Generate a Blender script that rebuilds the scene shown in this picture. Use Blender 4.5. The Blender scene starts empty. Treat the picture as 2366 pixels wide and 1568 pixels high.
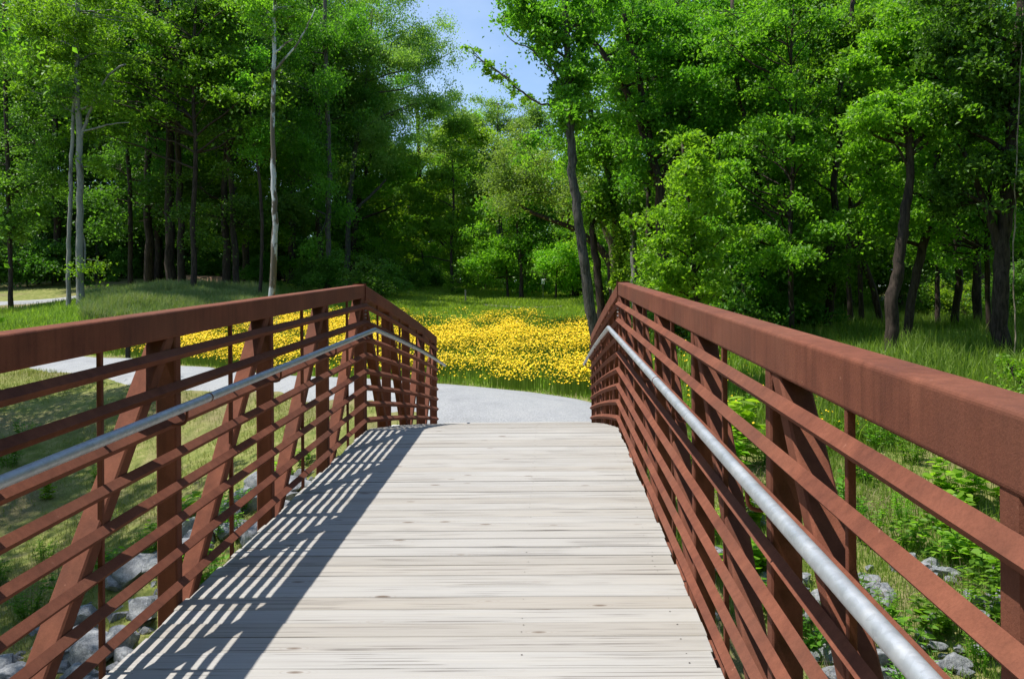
import bpy, math, random
import numpy as np
from mathutils import Matrix, Vector

sc = bpy.context.scene
COL = sc.collection
R = math.radians
# ---------------------------------------------------------------- camera
FPX = 1920.0                                  # focal length in pixels of a 2365 px wide view
CX, EYE = 0.54, 1.62
YAW, ROLL = 0.0112, -0.008
cam = bpy.data.cameras.new("camera")
cam.lens = 36.0 * FPX / 2365.0
cam.shift_x = -61.0 / 2365.0
cam.clip_start, cam.clip_end = 0.05, 2000
cam_o = bpy.data.objects.new("camera", cam); COL.objects.link(cam_o)
CM = Matrix.Translation((CX, 0, EYE)) @ Matrix.Rotation(YAW, 4, 'Z') @ Matrix.Rotation(math.pi/2, 4, 'X') @ Matrix.Rotation(ROLL, 4, 'Z')
cam_o.matrix_world = CM
sc.camera = cam_o
# ---------------------------------------------------------------- sky and sun
SUN = Vector((-0.41, -0.025, 1.0)).normalized()
elev = math.asin(SUN.z)
az = math.atan2(SUN.x, SUN.y)
w = bpy.data.worlds.new("World"); sc.world = w; w.use_nodes = True
nt = w.node_tree; nt.nodes.clear()
wo = nt.nodes.new("ShaderNodeOutputWorld"); bg = nt.nodes.new("ShaderNodeBackground")
sky = nt.nodes.new("ShaderNodeTexSky"); sky.sky_type = 'NISHITA'; sky.sun_disc = False
sky.sun_elevation = elev; sky.sun_rotation = az
sky.air_density = 1.0; sky.dust_density = 0.3; sky.ozone_density = 1.3
tcw = nt.nodes.new("ShaderNodeTexCoord"); mpw = nt.nodes.new("ShaderNodeMapping"); mpw.inputs['Scale'].default_value = (2.2, 2.2, 5)
nzw = nt.nodes.new("ShaderNodeTexNoise"); nzw.inputs['Scale'].default_value = 1.6; nzw.inputs['Detail'].default_value = 7
rpw = nt.nodes.new("ShaderNodeValToRGB"); rpw.color_ramp.elements[0].position = .54; rpw.color_ramp.elements[1].position = .8
rpw.color_ramp.elements[0].color = (0, 0, 0, 1); rpw.color_ramp.elements[1].color = (.16, .16, .16, 1)
mxw = nt.nodes.new("ShaderNodeMixRGB"); mxw.inputs['Color2'].default_value = (7.5, 8.0, 8.6, 1)
L = nt.links
L.new(tcw.outputs['Generated'], mpw.inputs['Vector']); L.new(mpw.outputs[0], nzw.inputs['Vector'])
L.new(nzw.outputs['Fac'], rpw.inputs['Fac']); L.new(rpw.outputs[0], mxw.inputs['Fac'])
L.new(sky.outputs[0], mxw.inputs['Color1']); L.new(mxw.outputs[0], bg.inputs['Color'])
bg.inputs['Strength'].default_value = 0.15
L.new(bg.outputs[0], wo.inputs['Surface'])
sl = bpy.data.lights.new("sun", 'SUN'); sl.energy = 5.0; sl.angle = R(0.53); sl.color = (1, .955, .88)
so = bpy.data.objects.new("sun", sl); COL.objects.link(so)
so.rotation_euler = SUN.to_track_quat('Z', 'Y').to_euler(); so.location = (-10, -5, 30)
sc.view_settings.view_transform = 'Standard'; sc.view_settings.look = 'None'
sc.view_settings.gamma = 1; sc.view_settings.exposure = 0.5
cy = sc.cycles
cy.max_bounces = 8; cy.diffuse_bounces = 6; cy.glossy_bounces = 2; cy.transmission_bounces = 3; cy.transparent_max_bounces = 4
cy.use_denoising = True
try: cy.denoiser = 'OPENIMAGEDENOISE'
except Exception: pass
cy.caustics_reflective = False; cy.caustics_refractive = False
cy.sample_clamp_indirect = 4

# ---------------------------------------------------------------- helpers
def P(px, py, d):
    """point seen at pixel (px,py) of a 2365x1568 view, d metres in front of the camera"""
    v = CM @ Vector(((px-1243)/FPX*d, -(py-784)/FPX*d, -d)); return (v.x, v.y, v.z)
MI = np.array(CM.inverted())
def proj(x, y, z):
    q = MI[:3, 0:1]*x + MI[:3, 1:2]*y + MI[:3, 2:3]*z + MI[:3, 3:4]
    d = -q[2]; dd = np.where(d > .1, d, .1)
    return 1243 + q[0]/dd*FPX, 784 - q[1]/dd*FPX, d

def link(o, parent=None):
    COL.objects.link(o)
    if parent is not None: o.parent = parent
    return o
def tag(o, label=None, cat=None, group=None, kind=None):
    if label: o['label'] = label
    if cat: o['category'] = cat
    if group: o['group'] = group
    if kind: o['kind'] = kind
    return o
def empty(name, loc, label, cat, group=None):
    o = bpy.data.objects.new(name, None); o.empty_display_size = .3; o.location = loc; COL.objects.link(o)
    return tag(o, label, cat, group)
def mesh_np(name, V, F, mats, smooth=False, rnd=None, mi=None):
    """V (n,3); F list of (m,k) int arrays of equal-arity faces"""
    me = bpy.data.meshes.new(name)
    V = np.asarray(V, dtype=np.float32)
    me.vertices.add(len(V)); me.vertices.foreach_set("co", V.ravel())
    if not isinstance(F, list): F = [F]
    F = [np.asarray(f, dtype=np.int32) for f in F if len(f)]
    loops = np.concatenate([f.ravel() for f in F]); tot = np.concatenate([np.full(len(f), f.shape[1], np.int32) for f in F])
    st = np.concatenate([[0], np.cumsum(tot)[:-1]]).astype(np.int32)
    me.loops.add(len(loops)); me.loops.foreach_set("vertex_index", loops)
    me.polygons.add(len(tot)); me.polygons.foreach_set("loop_start", st); me.polygons.foreach_set("loop_total", tot)
    me.polygons.foreach_set("use_smooth", np.full(len(tot), bool(smooth)))
    if mi is not None: me.polygons.foreach_set("material_index", np.asarray(mi, np.int32))
    me.update(calc_edges=True)
    if rnd is not None:
        a = me.attributes.new("rnd", 'FLOAT', 'POINT'); a.data.foreach_set("value", np.asarray(rnd, np.float32))
    for m in (mats if isinstance(mats, (list, tuple)) else [mats]): me.materials.append(m)
    return me
def obj(name, me, parent=None, loc=None):
    o = bpy.data.objects.new(name, me)
    if loc is not None: o.location = loc
    return link(o, parent)
class MB:
    """collects faces into ONE mesh"""
    def __init__(s): s.v = []; s.q = []; s.t = []; s.n = 0; s.r = []
    def add(s, V, Q=(), T=(), r=0.5):
        V = np.asarray(V, float).reshape(-1, 3); s.v.append(V)
        if len(Q): s.q.append(np.asarray(Q, int).reshape(-1, 4) + s.n)
        if len(T): s.t.append(np.asarray(T, int).reshape(-1, 3) + s.n)
        s.r.append(np.full(len(V), r)); s.n += len(V)
    def box(s, x0, x1, y0, y1, z0, z1, r=.5):
        s.add([(x, y, z) for z in (z0, z1) for y in (y0, y1) for x in (x0, x1)],
              [(0, 2, 3, 1), (4, 5, 7, 6), (0, 1, 5, 4), (2, 6, 7, 3), (0, 4, 6, 2), (1, 3, 7, 5)], r=r)
    def bar(s, a, b, sx, sy, r=.5, xax=(1, 0, 0)):
        """square bar from a to b, sx across xax, sy across the third axis, slightly chamfered"""
        a = np.array(a, float); b = np.array(b, float); t = (b-a)/np.linalg.norm(b-a); x = np.array(xax, float); x -= t*np.dot(x, t); x /= np.linalg.norm(x); y = np.cross(t, x)
        c = min(sx, sy)*.1; hx, hy = sx/2, sy/2
        ring = [(-hx+c, -hy), (hx-c, -hy), (hx, -hy+c), (hx, hy-c), (hx-c, hy), (-hx+c, hy), (-hx, hy-c), (-hx, -hy+c)]
        V = [p + x*u + y*v for p in (a, b) for u, v in ring]
        Q = [(i, (i+1) % 8, 8+(i+1) % 8, 8+i) for i in range(8)]
        n = len(V); V += [a, b]
        T = [(n, (i+1) % 8, i) for i in range(8)] + [(n+1, 8+i, 8+(i+1) % 8) for i in range(8)]
        s.add(V, Q, T, r)
    def sweep(s, sec, path, r=.5, cap=True):
        """sec: closed list of (dx,dz); path: list of (x,y,z); section stays in the x-z plane"""
        m = len(sec); V = []
        for p in path:
            for dx, dz in sec: V.append((p[0]+dx, p[1], p[2]+dz))
        Q = [(i*m+j, i*m+(j+1) % m, (i+1)*m+(j+1) % m, (i+1)*m+j) for i in range(len(path)-1) for j in range(m)]
        T = []
        if cap:
            for base, flip in ((0, 1), ((len(path)-1)*m, 0)):
                c = len(V); V.append(tuple(np.mean([V[base+j] for j in range(m)], axis=0)))
                for j in range(m):
                    a, b = base+j, base+(j+1) % m
                    T.append((c, b, a) if flip else (c, a, b))
        s.add(V, Q, T, r)
    def tube(s, pts, rad, n=8, r=.5, rough=0.0, rng=None, cap=True):
        pts = np.asarray(pts, float); k = len(pts)
        rad = np.broadcast_to(np.asarray(rad, float), (k,)) if np.ndim(rad) == 0 else np.asarray(rad, float)
        t = np.gradient(pts, axis=0); t /= np.linalg.norm(t, axis=1)[:, None]+1e-9
        ref = np.array([1., 0, 0]) if abs(t[0][0]) < .8 else np.array([0, 1., 0])
        V = []
        ang = np.arange(n)*2*math.pi/n
        for i in range(k):
            x = ref - t[i]*np.dot(ref, t[i]); x /= np.linalg.norm(x); ref = x; y = np.cross(t[i], x)
            rr = np.full(n, rad[i])
            if rough and rng is not None: rr = rr*(1+rng.normal(0, rough, n))
            V.append(pts[i] + np.outer(np.cos(ang)*rr, x) + np.outer(np.sin(ang)*rr, y))
        V = np.concatenate(V)
        i = np.arange(k-1)[:, None]; j = np.arange(n)[None, :]; j2 = (j+1) % n
        Q = np.stack([(i*n+j), (i*n+j2), ((i+1)*n+j2), ((i+1)*n+j)], -1).reshape(-1, 4)
        T = []
        if cap:
            V = np.concatenate([V, pts[:1], pts[-1:]]); c = len(V)-2
            T = [(c, (q+1) % n, q) for q in range(n)] + [(c+1, (k-1)*n+q, (k-1)*n+(q+1) % n) for q in range(n)]
        s.add(V, Q, T, r)
    def mesh(s, name, mats, smooth=False, mi=None):
        F = []
        if s.q: F.append(np.concatenate(s.q))
        if s.t: F.append(np.concatenate(s.t))
        return mesh_np(name, np.concatenate(s.v), F, mats, smooth, np.concatenate(s.r), mi)
    def build(s, name, mats, parent=None, smooth=False): return obj(name, s.mesh(name, mats, smooth), parent)
def smooth_angle(o, deg=40):
    me = o.data
    me.polygons.foreach_set("use_smooth", np.ones(len(me.polygons), bool))
    try: me.set_sharp_from_angle(angle=R(deg))
    except Exception: pass
def resample(pts, n):
    pts = np.asarray(pts, float); d = np.r_[0, np.cumsum(np.linalg.norm(np.diff(pts, axis=0), axis=1))]
    u = np.linspace(0, d[-1], n)
    # smooth (Catmull-like) through cubic on chord length
    out = np.stack([np.interp(u, d, pts[:, c]) for c in range(pts.shape[1])], 1)
    for _ in range(2): out[1:-1] = .25*out[:-2] + .5*out[1:-1] + .25*out[2:]
    return out
_L = np.random.default_rng(5).random((64, 64))
def vnoise(x, y, s=1.0, seed=0):
    x = np.asarray(x)/s + seed*7.31; y = np.asarray(y)/s + seed*3.17
    xi = np.floor(x).astype(int); yi = np.floor(y).astype(int); fx = x-xi; fy = y-yi
    fx = fx*fx*(3-2*fx); fy = fy*fy*(3-2*fy)
    g = lambda a, b: _L[a % 64, b % 64]
    return (g(xi, yi)*(1-fx)+g(xi+1, yi)*fx)*(1-fy) + (g(xi, yi+1)*(1-fx)+g(xi+1, yi+1)*fx)*fy

# ---------------------------------------------------------------- materials
class NT:
    def __init__(s, name):
        s.m = bpy.data.materials.new(name); s.m.use_nodes = True; s.t = s.m.node_tree; s.t.nodes.clear()
        s.out = s.n("ShaderNodeOutputMaterial")
    def n(s, typ, **kw):
        x = s.t.nodes.new(typ)
        for k, v in kw.items():
            if k in x.inputs: x.inputs[k].default_value = v
            else: setattr(x, k, v)
        return x
    def l(s, a, b): s.t.links.new(a, b)
    def coord(s, scale=(1, 1, 1), kind='Object'):
        tc = s.n("ShaderNodeTexCoord"); mp = s.n("ShaderNodeMapping"); mp.inputs['Scale'].default_value = scale
        s.l(tc.outputs[kind], mp.inputs['Vector']); return mp.outputs[0]
    def noise(s, vec, scale, detail=4, rough=.55, out='Fac'):
        x = s.n("ShaderNodeTexNoise"); x.inputs['Scale'].default_value = scale; x.inputs['Detail'].default_value = detail; x.inputs['Roughness'].default_value = rough
        s.l(vec, x.inputs['Vector']); return x.outputs[out]
    def ramp(s, fac, stops):
        x = s.n("ShaderNodeValToRGB"); e = x.color_ramp.elements
        while len(e) < len(stops): e.new(.5)
        for k, (p, c) in enumerate(stops): e[k].position = p; e[k].color = (*c, 1) if not np.isscalar(c) else (c, c, c, 1)
        s.l(fac, x.inputs['Fac']); return x.outputs[0]
    def mix(s, f, a, b, mode='MIX'):
        x = s.n("ShaderNodeMixRGB"); x.blend_type = mode
        for k, v in (('Fac', f), ('Color1', a), ('Color2', b)):
            if hasattr(v, 'is_linked'): s.l(v, x.inputs[k])
            elif np.isscalar(v): x.inputs[k].default_value = v if k == 'Fac' else (v, v, v, 1)
            else: x.inputs[k].default_value = (*v, 1)
        return x.outputs[0]
    def bsdf(s, col, rough=.7, metal=0., bump=None, bs=.3, bd=.02, spec=.5):
        p = s.n("ShaderNodeBsdfPrincipled")
        if hasattr(col, 'is_linked'): s.l(col, p.inputs['Base Color'])
        else: p.inputs['Base Color'].default_value = (*col, 1)
        if hasattr(rough, 'is_linked'): s.l(rough, p.inputs['Roughness'])
        else: p.inputs['Roughness'].default_value = rough
        p.inputs['Metallic'].default_value = metal; p.inputs['Specular IOR Level'].default_value = spec
        if bump is not None:
            b = s.n("ShaderNodeBump"); b.inputs['Strength'].default_value = bs; b.inputs['Distance'].default_value = bd
            s.l(bump, b.inputs['Height']); s.l(b.outputs[0], p.inputs['Normal'])
        return p.outputs[0]
    def done(s, sh): s.l(sh, s.out.inputs['Surface']); return s.m

def mat_rust():
    m = NT("weathering_steel")
    v = m.coord((1, 1, 1)); vs = m.coord((14, 14, 1.2))
    a = m.noise(v, 3.5, 6, .65); b = m.noise(vs, 2.0, 5, .6); c = m.noise(v, 160, 3, .7)
    col = m.ramp(a, [(.3, (.118, .041, .026)), (.5, (.165, .057, .034)), (.7, (.215, .078, .046))])
    st = m.ramp(b, [(.32, .78), (.5, .97), (.68, 1.12)])
    col = m.mix(.9, col, st, 'MULTIPLY')
    bl = m.ramp(m.noise(v, 1.1, 4, .6), [(.42, 0.), (.62, .35)]); col = m.mix(bl, col, (.13, .062, .042))
    sp = m.ramp(c, [(.35, .78), (.6, 1.15)])
    col = m.mix(.4, col, sp, 'MULTIPLY')
    scr = m.ramp(m.noise(v, 38, 2, .5), [(.74, 0.), (.8, 1.)])
    col = m.mix(m.mix(.45, 0., scr), col, (.34, .17, .12))
    return m.done(m.bsdf(col, m.ramp(a, [(.3, .78), (.7, .9)]), 0, c, .5, .002, .15))
def mat_galv():
    m = NT("galvanised_steel"); v = m.coord()
    vo = m.n("ShaderNodeTexVoronoi"); vo.inputs['Scale'].default_value = 55; m.l(v, vo.inputs['Vector'])
    sp = m.ramp(vo.outputs['Color'], [(0, .8), (1, 1.12)])
    a = m.noise(v, 9, 6, .7)
    col = m.ramp(a, [(.3, (.34, .37, .395)), (.55, (.42, .445, .47)), (.75, (.50, .51, .515))])
    col = m.mix(.75, col, sp, 'MULTIPLY')
    return m.done(m.bsdf(col, m.ramp(a, [(.3, .42), (.7, .55)]), .45, a, .05, .002))
def mat_wood():
    m = NT("weathered_planks"); at = m.n("ShaderNodeAttribute"); at.attribute_name = "rnd"
    tc = m.n("ShaderNodeTexCoord"); off = m.n("ShaderNodeVectorMath"); off.operation = 'MULTIPLY_ADD'
    cb = m.n("ShaderNodeCombineXYZ")
    for k in range(3): m.l(at.outputs['Fac'], cb.inputs[k])
    m.l(cb.outputs[0], off.inputs[0]); off.inputs[1].default_value = (37., 0, 61.); m.l(tc.outputs['Object'], off.inputs[2])
    def sc_(s):
        mp = m.n("ShaderNodeMapping"); mp.inputs['Scale'].default_value = s; m.l(off.outputs[0], mp.inputs['Vector']); return mp.outputs[0]
    base = m.ramp(at.outputs['Fac'], [(0, (.305, .284, .255)), (.3, (.337, .321, .298)), (.6, (.352, .341, .323)), (.85, (.334, .313, .284)), (1, (.310, .283, .247))])
    g1 = m.noise(sc_((1.3, 55, 8)), 1.6, 6, .62); g2 = m.noise(sc_((.6, 14, 3)), 1.5, 4, .6)
    col = m.mix(.65, base, m.ramp(g1, [(.28, .70), (.43, .95), (.7, 1.10)]), 'MULTIPLY')
    col = m.mix(.8, col, m.ramp(g2, [(.3, (.90, .89, .88)), (.5, (1, 1, 1)), (.72, (1.06, 1.04, 1.0))]), 'MULTIPLY')
    # fine cracks running along the boards
    cr = m.ramp(m.noise(sc_((1.1, 120, 8)), 1.0, 3, .45), [(.575, 0.), (.62, 1.)])
    crm = m.mix(1., cr, m.ramp(m.noise(sc_((1.2, 3, 1)), 1.7, 2, .5), [(.42, 0.), (.54, 1.)]), 'MULTIPLY')
    col = m.mix(m.mix(.7, 0., crm), col, (.10, .085, .075))
    # knots
    vo = m.n("ShaderNodeTexVoronoi"); vo.inputs['Scale'].default_value = 1.; vo.inputs['Randomness'].default_value = 1
    m.l(sc_((2.4, 7.5, 1)), vo.inputs['Vector'])
    kn = m.ramp(vo.outputs['Distance'], [(.05, 1.), (.10, 0.)])
    ring = m.ramp(vo.outputs['Distance'], [(.06, .5), (.2, .12), (.26, 0.)])
    wv = m.n("ShaderNodeMath"); wv.operation = 'SINE'; mu = m.n("ShaderNodeMath"); mu.operation = 'MULTIPLY'; mu.inputs[1].default_value = 95
    m.l(vo.outputs['Distance'], mu.inputs[0]); m.l(mu.outputs[0], wv.inputs[0])
    col = m.mix(m.mix(1., ring, wv.outputs[0], 'MULTIPLY'), col, (.24, .20, .165))
    col = m.mix(m.mix(.85, 0., kn), col, (.12, .085, .06))
    hgt = m.mix(.5, g1, m.mix(1., 1., crm, 'SUBTRACT'))
    return m.done(m.bsdf(col, .78, 0, hgt, .35, .004, .3))
def mat_bark(name, c0, c1, c2=None, scl=1., bs=.8):
    m = NT(name); v = m.coord((9*scl, 9*scl, 1.6*scl)); v2 = m.coord((1, 1, .5))
    a = m.noise(v, 1.6, 7, .68); b = m.noise(v2, 2.2, 5, .6)
    col = m.ramp(a, [(.36, c0), (.62, c1)])
    if c2 is not None: col = m.mix(m.ramp(b, [(.44, 0.), (.5, 1.)]), col, c2)
    col = m.mix(.5, col, m.ramp(b, [(.3, .65), (.7, 1.25)]), 'MULTIPLY')
    return m.done(m.bsdf(col, .9, 0, a, bs, .03, .2))
def mat_leaf(name, dark, mid, light, tr=.42, hue=.035, gloss=.45):
    m = NT(name)
    at = m.n("ShaderNodeAttribute"); at.attribute_name = "rnd"
    oi = m.n("ShaderNodeObjectInfo")
    col = m.ramp(at.outputs['Fac'], [(.0, dark), (.5, mid), (1., light)])
    hs = m.n("ShaderNodeHueSaturation")
    mr = m.n("ShaderNodeMapRange"); mr.inputs['To Min'].default_value = .5-hue*.6; mr.inputs['To Max'].default_value = .5+hue*.25
    m.l(oi.outputs['Random'], mr.inputs['Value']); m.l(mr.outputs[0], hs.inputs['Hue'])
    mv = m.n("ShaderNodeMapRange"); mv.inputs['To Min'].default_value = .8; mv.inputs['To Max'].default_value = 1.2
    mm = m.n("ShaderNodeMath"); mm.operation = 'FRACT'; m2 = m.n("ShaderNodeMath"); m2.operation = 'MULTIPLY'; m2.inputs[1].default_value = 7.13
    m.l(oi.outputs['Random'], m2.inputs[0]); m.l(m2.outputs[0], mm.inputs[0]); m.l(mm.outputs[0], mv.inputs['Value']); m.l(mv.outputs[0], hs.inputs['Value'])
    m.l(col, hs.inputs['Color'])
    p = m.n("ShaderNodeBsdfPrincipled"); p.inputs['Roughness'].default_value = gloss; p.inputs['Specular IOR Level'].default_value = .35
    m.l(hs.outputs[0], p.inputs['Base Color'])
    t = m.n("ShaderNodeBsdfTranslucent"); tcx = m.mix(1., hs.outputs[0], (1.35, 1.45, .55), 'MULTIPLY'); m.l(tcx, t.inputs['Color'])
    mx = m.n("ShaderNodeMixShader"); mx.inputs[0].default_value = tr
    m.l(p.outputs[0], mx.inputs[1]); m.l(t.outputs[0], mx.inputs[2])
    return m.done(mx.outputs[0])
def mat_ground():
    m = NT("bank_soil_and_turf"); v = m.coord((1, 1, 1))
    a = m.noise(v, .35, 6, .6); b = m.noise(v, 3.2, 6, .7); c = m.noise(v, 40, 4, .7)
    g = m.ramp(b, [(.3, (.09, .12, .025)), (.5, (.175, .195, .05)), (.68, (.29, .265, .11))])
    d = m.ramp(c, [(.3, (.12, .085, .05)), (.7, (.26, .20, .13))])
    col = m.mix(m.ramp(a, [(.48, 0.), (.64, .7)]), g, d)
    col = m.mix(.6, col, m.ramp(c, [(.3, .6), (.7, 1.3)]), 'MULTIPLY')
    return m.done(m.bsdf(col, .95, 0, c, .6, .03, .15))
def mat_gravel():
    m = NT("fine_grey_gravel"); v = m.coord()
    vo = m.n("ShaderNodeTexVoronoi"); vo.inputs['Scale'].default_value = 90; m.l(v, vo.inputs['Vector'])
    a = m.noise(v, 1.1, 7, .7); c = m.noise(v, 45, 5, .75)
    col = m.ramp(vo.outputs['Color'], [(.1, (.24, .245, .25)), (.5, (.29, .296, .303)), (.9, (.37, .375, .385))])
    col = m.mix(.7, col, m.ramp(a, [(.3, (.72, .72, .74)), (.5, (.98, .98, .98)), (.7, (1.14, 1.12, 1.09))]), 'MULTIPLY')
    col = m.mix(.6, col, m.ramp(c, [(.3, .76), (.7, 1.18)]), 'MULTIPLY')
    return m.done(m.bsdf(col, .93, 0, c, .6, .012, .2))
def mat_rock():
    m = NT("grey_limestone"); v = m.coord((1, 1, 1))
    a = m.noise(v, 3, 7, .7); c = m.noise(v, 22, 6, .7)
    col = m.ramp(a, [(.32, (.13, .14, .155)), (.5, (.28, .29, .31)), (.68, (.45, .455, .46))])
    col = m.mix(.8, col, m.ramp(c, [(.35, .55), (.65, 1.3)]), 'MULTIPLY')
    return m.done(m.bsdf(col, .88, 0, c, .8, .03, .3))
def mat_plain(name, col, rough=.7, metal=0, var=.25, scl=12):
    m = NT(name); v = m.coord(); a = m.noise(v, scl, 5, .65)
    c = m.mix(1., col, m.ramp(a, [(.3, 1-var), (.7, 1+var)]), 'MULTIPLY')
    return m.done(m.bsdf(c, rough, metal, a, .3, .01, .3))
RUST = mat_rust(); GALV = mat_galv(); WOOD = mat_wood(); GROUND = mat_ground(); GRAVEL = mat_gravel(); ROCK = mat_rock()
BARK_D = mat_bark("dark_brown_bark", (.018, .013, .010), (.075, .055, .043))
BARK_G = mat_bark("grey_bark", (.028, .026, .022), (.135, .125, .11), None, 1.3, 1.)
BARK_P = mat_bark("pale_grey_bark", (.10, .10, .09), (.32, .32, .29), (.24, .24, .21))
BARK_W = mat_bark("white_peeling_bark", (.40, .42, .42), (.62, .64, .64), (.13, .11, .085), 1., .3)
BARK_T = mat_bark("tan_dead_wood", (.12, .09, .06), (.42, .34, .25))
LEAF = mat_leaf("broadleaf_foliage", (.065, .165, .016), (.125, .290, .026), (.210, .420, .045), .58)
LEAF_Y = mat_leaf("fresh_green_foliage", (.125, .270, .018), (.200, .390, .030), (.29, .50, .05), .58)
LEAF_P = mat_leaf("pale_fine_foliage", (.125, .230, .055), (.205, .350, .080), (.29, .45, .12), .55)
LEAF_K = mat_leaf("deep_green_shade_foliage", (.042, .125, .016), (.080, .210, .028), (.14, .31, .045), .52)  # deeper green leaves; also puts shade of the left woods into the colour
GRASS = mat_leaf("meadow_grass", (.12, .21, .028), (.20, .32, .045), (.32, .43, .10), .5, .0, .6)
GRASS_S = mat_leaf("short_bank_grass", (.08, .12, .022), (.19, .22, .05), (.37, .33, .14), .3, .0, .7)
GRASS_P = mat_leaf("pale_seeding_grass", (.12, .20, .045), (.22, .30, .10), (.40, .40, .22), .3, .0, .7)
STRAW = mat_leaf("dead_straw", (.16, .12, .075), (.27, .21, .14), (.42, .35, .25), .2, .0, .8)
YELLOW = mat_leaf("yellow_petals", (.87, .54, .004), (.92, .62, .006), (.95, .70, .012), .25, .0, .6)
WHITEP = mat_plain("white_petals", (.8, .8, .76), .6, 0, .1)
BLACKW = mat_plain("dark_timber", (.02, .019, .018), .8)
TIMBER = mat_plain("grey_timber", (.20, .18, .15), .85, 0, .5, 8)
CONC = mat_plain("pale_concrete", (.50, .50, .48), .9, 0, .15, 6)

# ---------------------------------------------------------------- terrain
UP = [(-260, 800, 31), (-60, 806, 29), (175, 821, 27), (325, 834, 25.5), (410, 846, 24.5), (590, 868, 23), (780, 882, 22), (1010, 893, 20.8), (1200, 912, 18.7), (1360, 935, 16.8), (1440, 962, 15.2)]
LO = [(-320, 845, 28), (-120, 848, 26), (50, 853, 24), (200, 862, 22), (320, 877, 20), (550, 892, 18.4), (675, 906, 17), (850, 936, 15.4), (950, 962, 14.2)]
CP = [P(*c) for c in UP + LO + [
    (0, 690, 50), (150, 685, 52), (-300, 700, 48), (0, 745, 40), (350, 682, 43), (200, 692, 44), (520, 690, 44), (300, 640, 62), (700, 690, 46), (330, 720, 36), (330, 790, 30),
    (840, 700, 46), (930, 662, 62), (1050, 655, 68), (1150, 690, 55), (1200, 714, 47), (1250, 745, 38), (1250, 800, 30), (1250, 850, 24.5), (1300, 690, 56), (1440, 690, 50),
    (600, 760, 36), (600, 820, 28), (900, 760, 37), (900, 830, 28), (1200, 980, 13.9), (1000, 980, 13.9), (1380, 978, 13.9), (700, 640, 75), (1200, 655, 80), (480, 655, 70),
    (100, 950, 20), (-150, 960, 19), (200, 1100, 16.2), (100, 1250, 13.8), (0, 1400, 11.4), (0, 1540, 9.9), (250, 1400, 10.4), (450, 1200, 12.2), (650, 1130, 12.8), (760, 1050, 14), (-300, 1200, 14), (-300, 1450, 11),
    (450, 1000, 17.2), (640, 1000, 15.6),
    (1600, 1000, 15), (1700, 1120, 12.5), (1600, 880, 20), (1750, 900, 20), (1950, 1000, 16.5), (2230, 1380, 9.5), (2050, 1560, 8.1), (2300, 1100, 13), (1850, 1560, 8.6), (2100, 1200, 12), (2500, 1300, 11),
    (1950, 765, 34), (2060, 792, 25), (2310, 825, 21), (2200, 850, 19.5), (1800, 712, 46), (2365, 752, 34), (1500, 790, 28), (2000, 850, 20), (2600, 800, 24), (1700, 700, 60), (2200, 700, 60)]]
CP += [(x, 3.5, -3.0) for x in (-14, -8, -3, 2, 6, 12)] + [(x, -3, -3.3) for x in (-15, -5, 5, 15)] + [(x, -14, -1.) for x in (-20, 0, 20)]
CP += [(-3, 8.5, -2.2), (0.5, 8.5, -2.2), (4, 8., -1.8), (0, 11.5, -.75)]
CP += [(x, 105, 8.) for x in (-70, -30, 10, 50, 90)] + [(-75, 70, 6.5), (-75, 40, 4.5), (-70, 10, 3), (60, 10, 2.), (80, 40, 4), (80, 75, 6.5), (-40, 12, .5), (-25, 5, -1.5), (30, 8, 0), (-40, -10, 1), (40, -10, 1)]
CP = np.array(CP)
def _U(r2): return r2*np.log(r2+1e-9)
_n = len(CP); _K = _U(((CP[:, None, :2]-CP[None, :, :2])**2).sum(-1)) + np.eye(_n)*6.0
_A = np.zeros((_n+3, _n+3)); _A[:_n, :_n] = _K; _A[:_n, _n] = 1; _A[:_n, _n+1:] = CP[:, :2]; _A[_n, :_n] = 1; _A[_n+1:, :_n] = CP[:, :2].T
_W = np.linalg.solve(_A, np.r_[CP[:, 2], 0, 0, 0])
def H(x, y):
    x = np.clip(np.atleast_1d(np.asarray(x, float)), -75, 85); y = np.clip(np.atleast_1d(np.asarray(y, float)), -14, 105)
    sh = x.shape; x = x.ravel(); y = y.ravel(); o = np.empty(len(x))
    for i in range(0, len(x), 40000):
        a, b = x[i:i+40000], y[i:i+40000]
        o[i:i+40000] = _U((a[:, None]-CP[:, 0])**2+(b[:, None]-CP[:, 1])**2)@_W[:_n] + _W[_n] + a*_W[_n+1] + b*_W[_n+2]
    return o.reshape(sh)
def H1(x, y): return float(H(x, y)[0])
def axis(segs):
    o = []
    for a, b, st in segs: o += list(np.arange(a, b, st))
    return np.array(o + [segs[-1][1]])
def G(x, y): return H(x, y) + (vnoise(x, y, 1.3)-.5)*.10*(np.abs(x) > 2.5)
gx = axis([(-700, -100, 100), (-100, -30, 5), (-30, -14, 1.2), (-14, 12, .4), (12, 30, 1.2), (30, 100, 5), (100, 700, 100)])
gy = axis([(-500, -20, 60), (-20, 2, 1.5), (2, 28, .4), (28, 60, 1), (60, 120, 4), (120, 800, 85)])
X, Y = np.meshgrid(gx, gy); Z = G(X, Y)
nx, ny = len(gx), len(gy)
i, j = np.meshgrid(np.arange(ny-1), np.arange(nx-1), indexing='ij'); b0 = (i*nx+j).ravel()
FQ = np.stack([b0, b0+1, b0+nx+1, b0+nx], 1)
tag(obj("ground", mesh_np("ground", np.stack([X.ravel(), Y.ravel(), Z.ravel()], 1), FQ, GROUND, True)), kind="structure")

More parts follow.
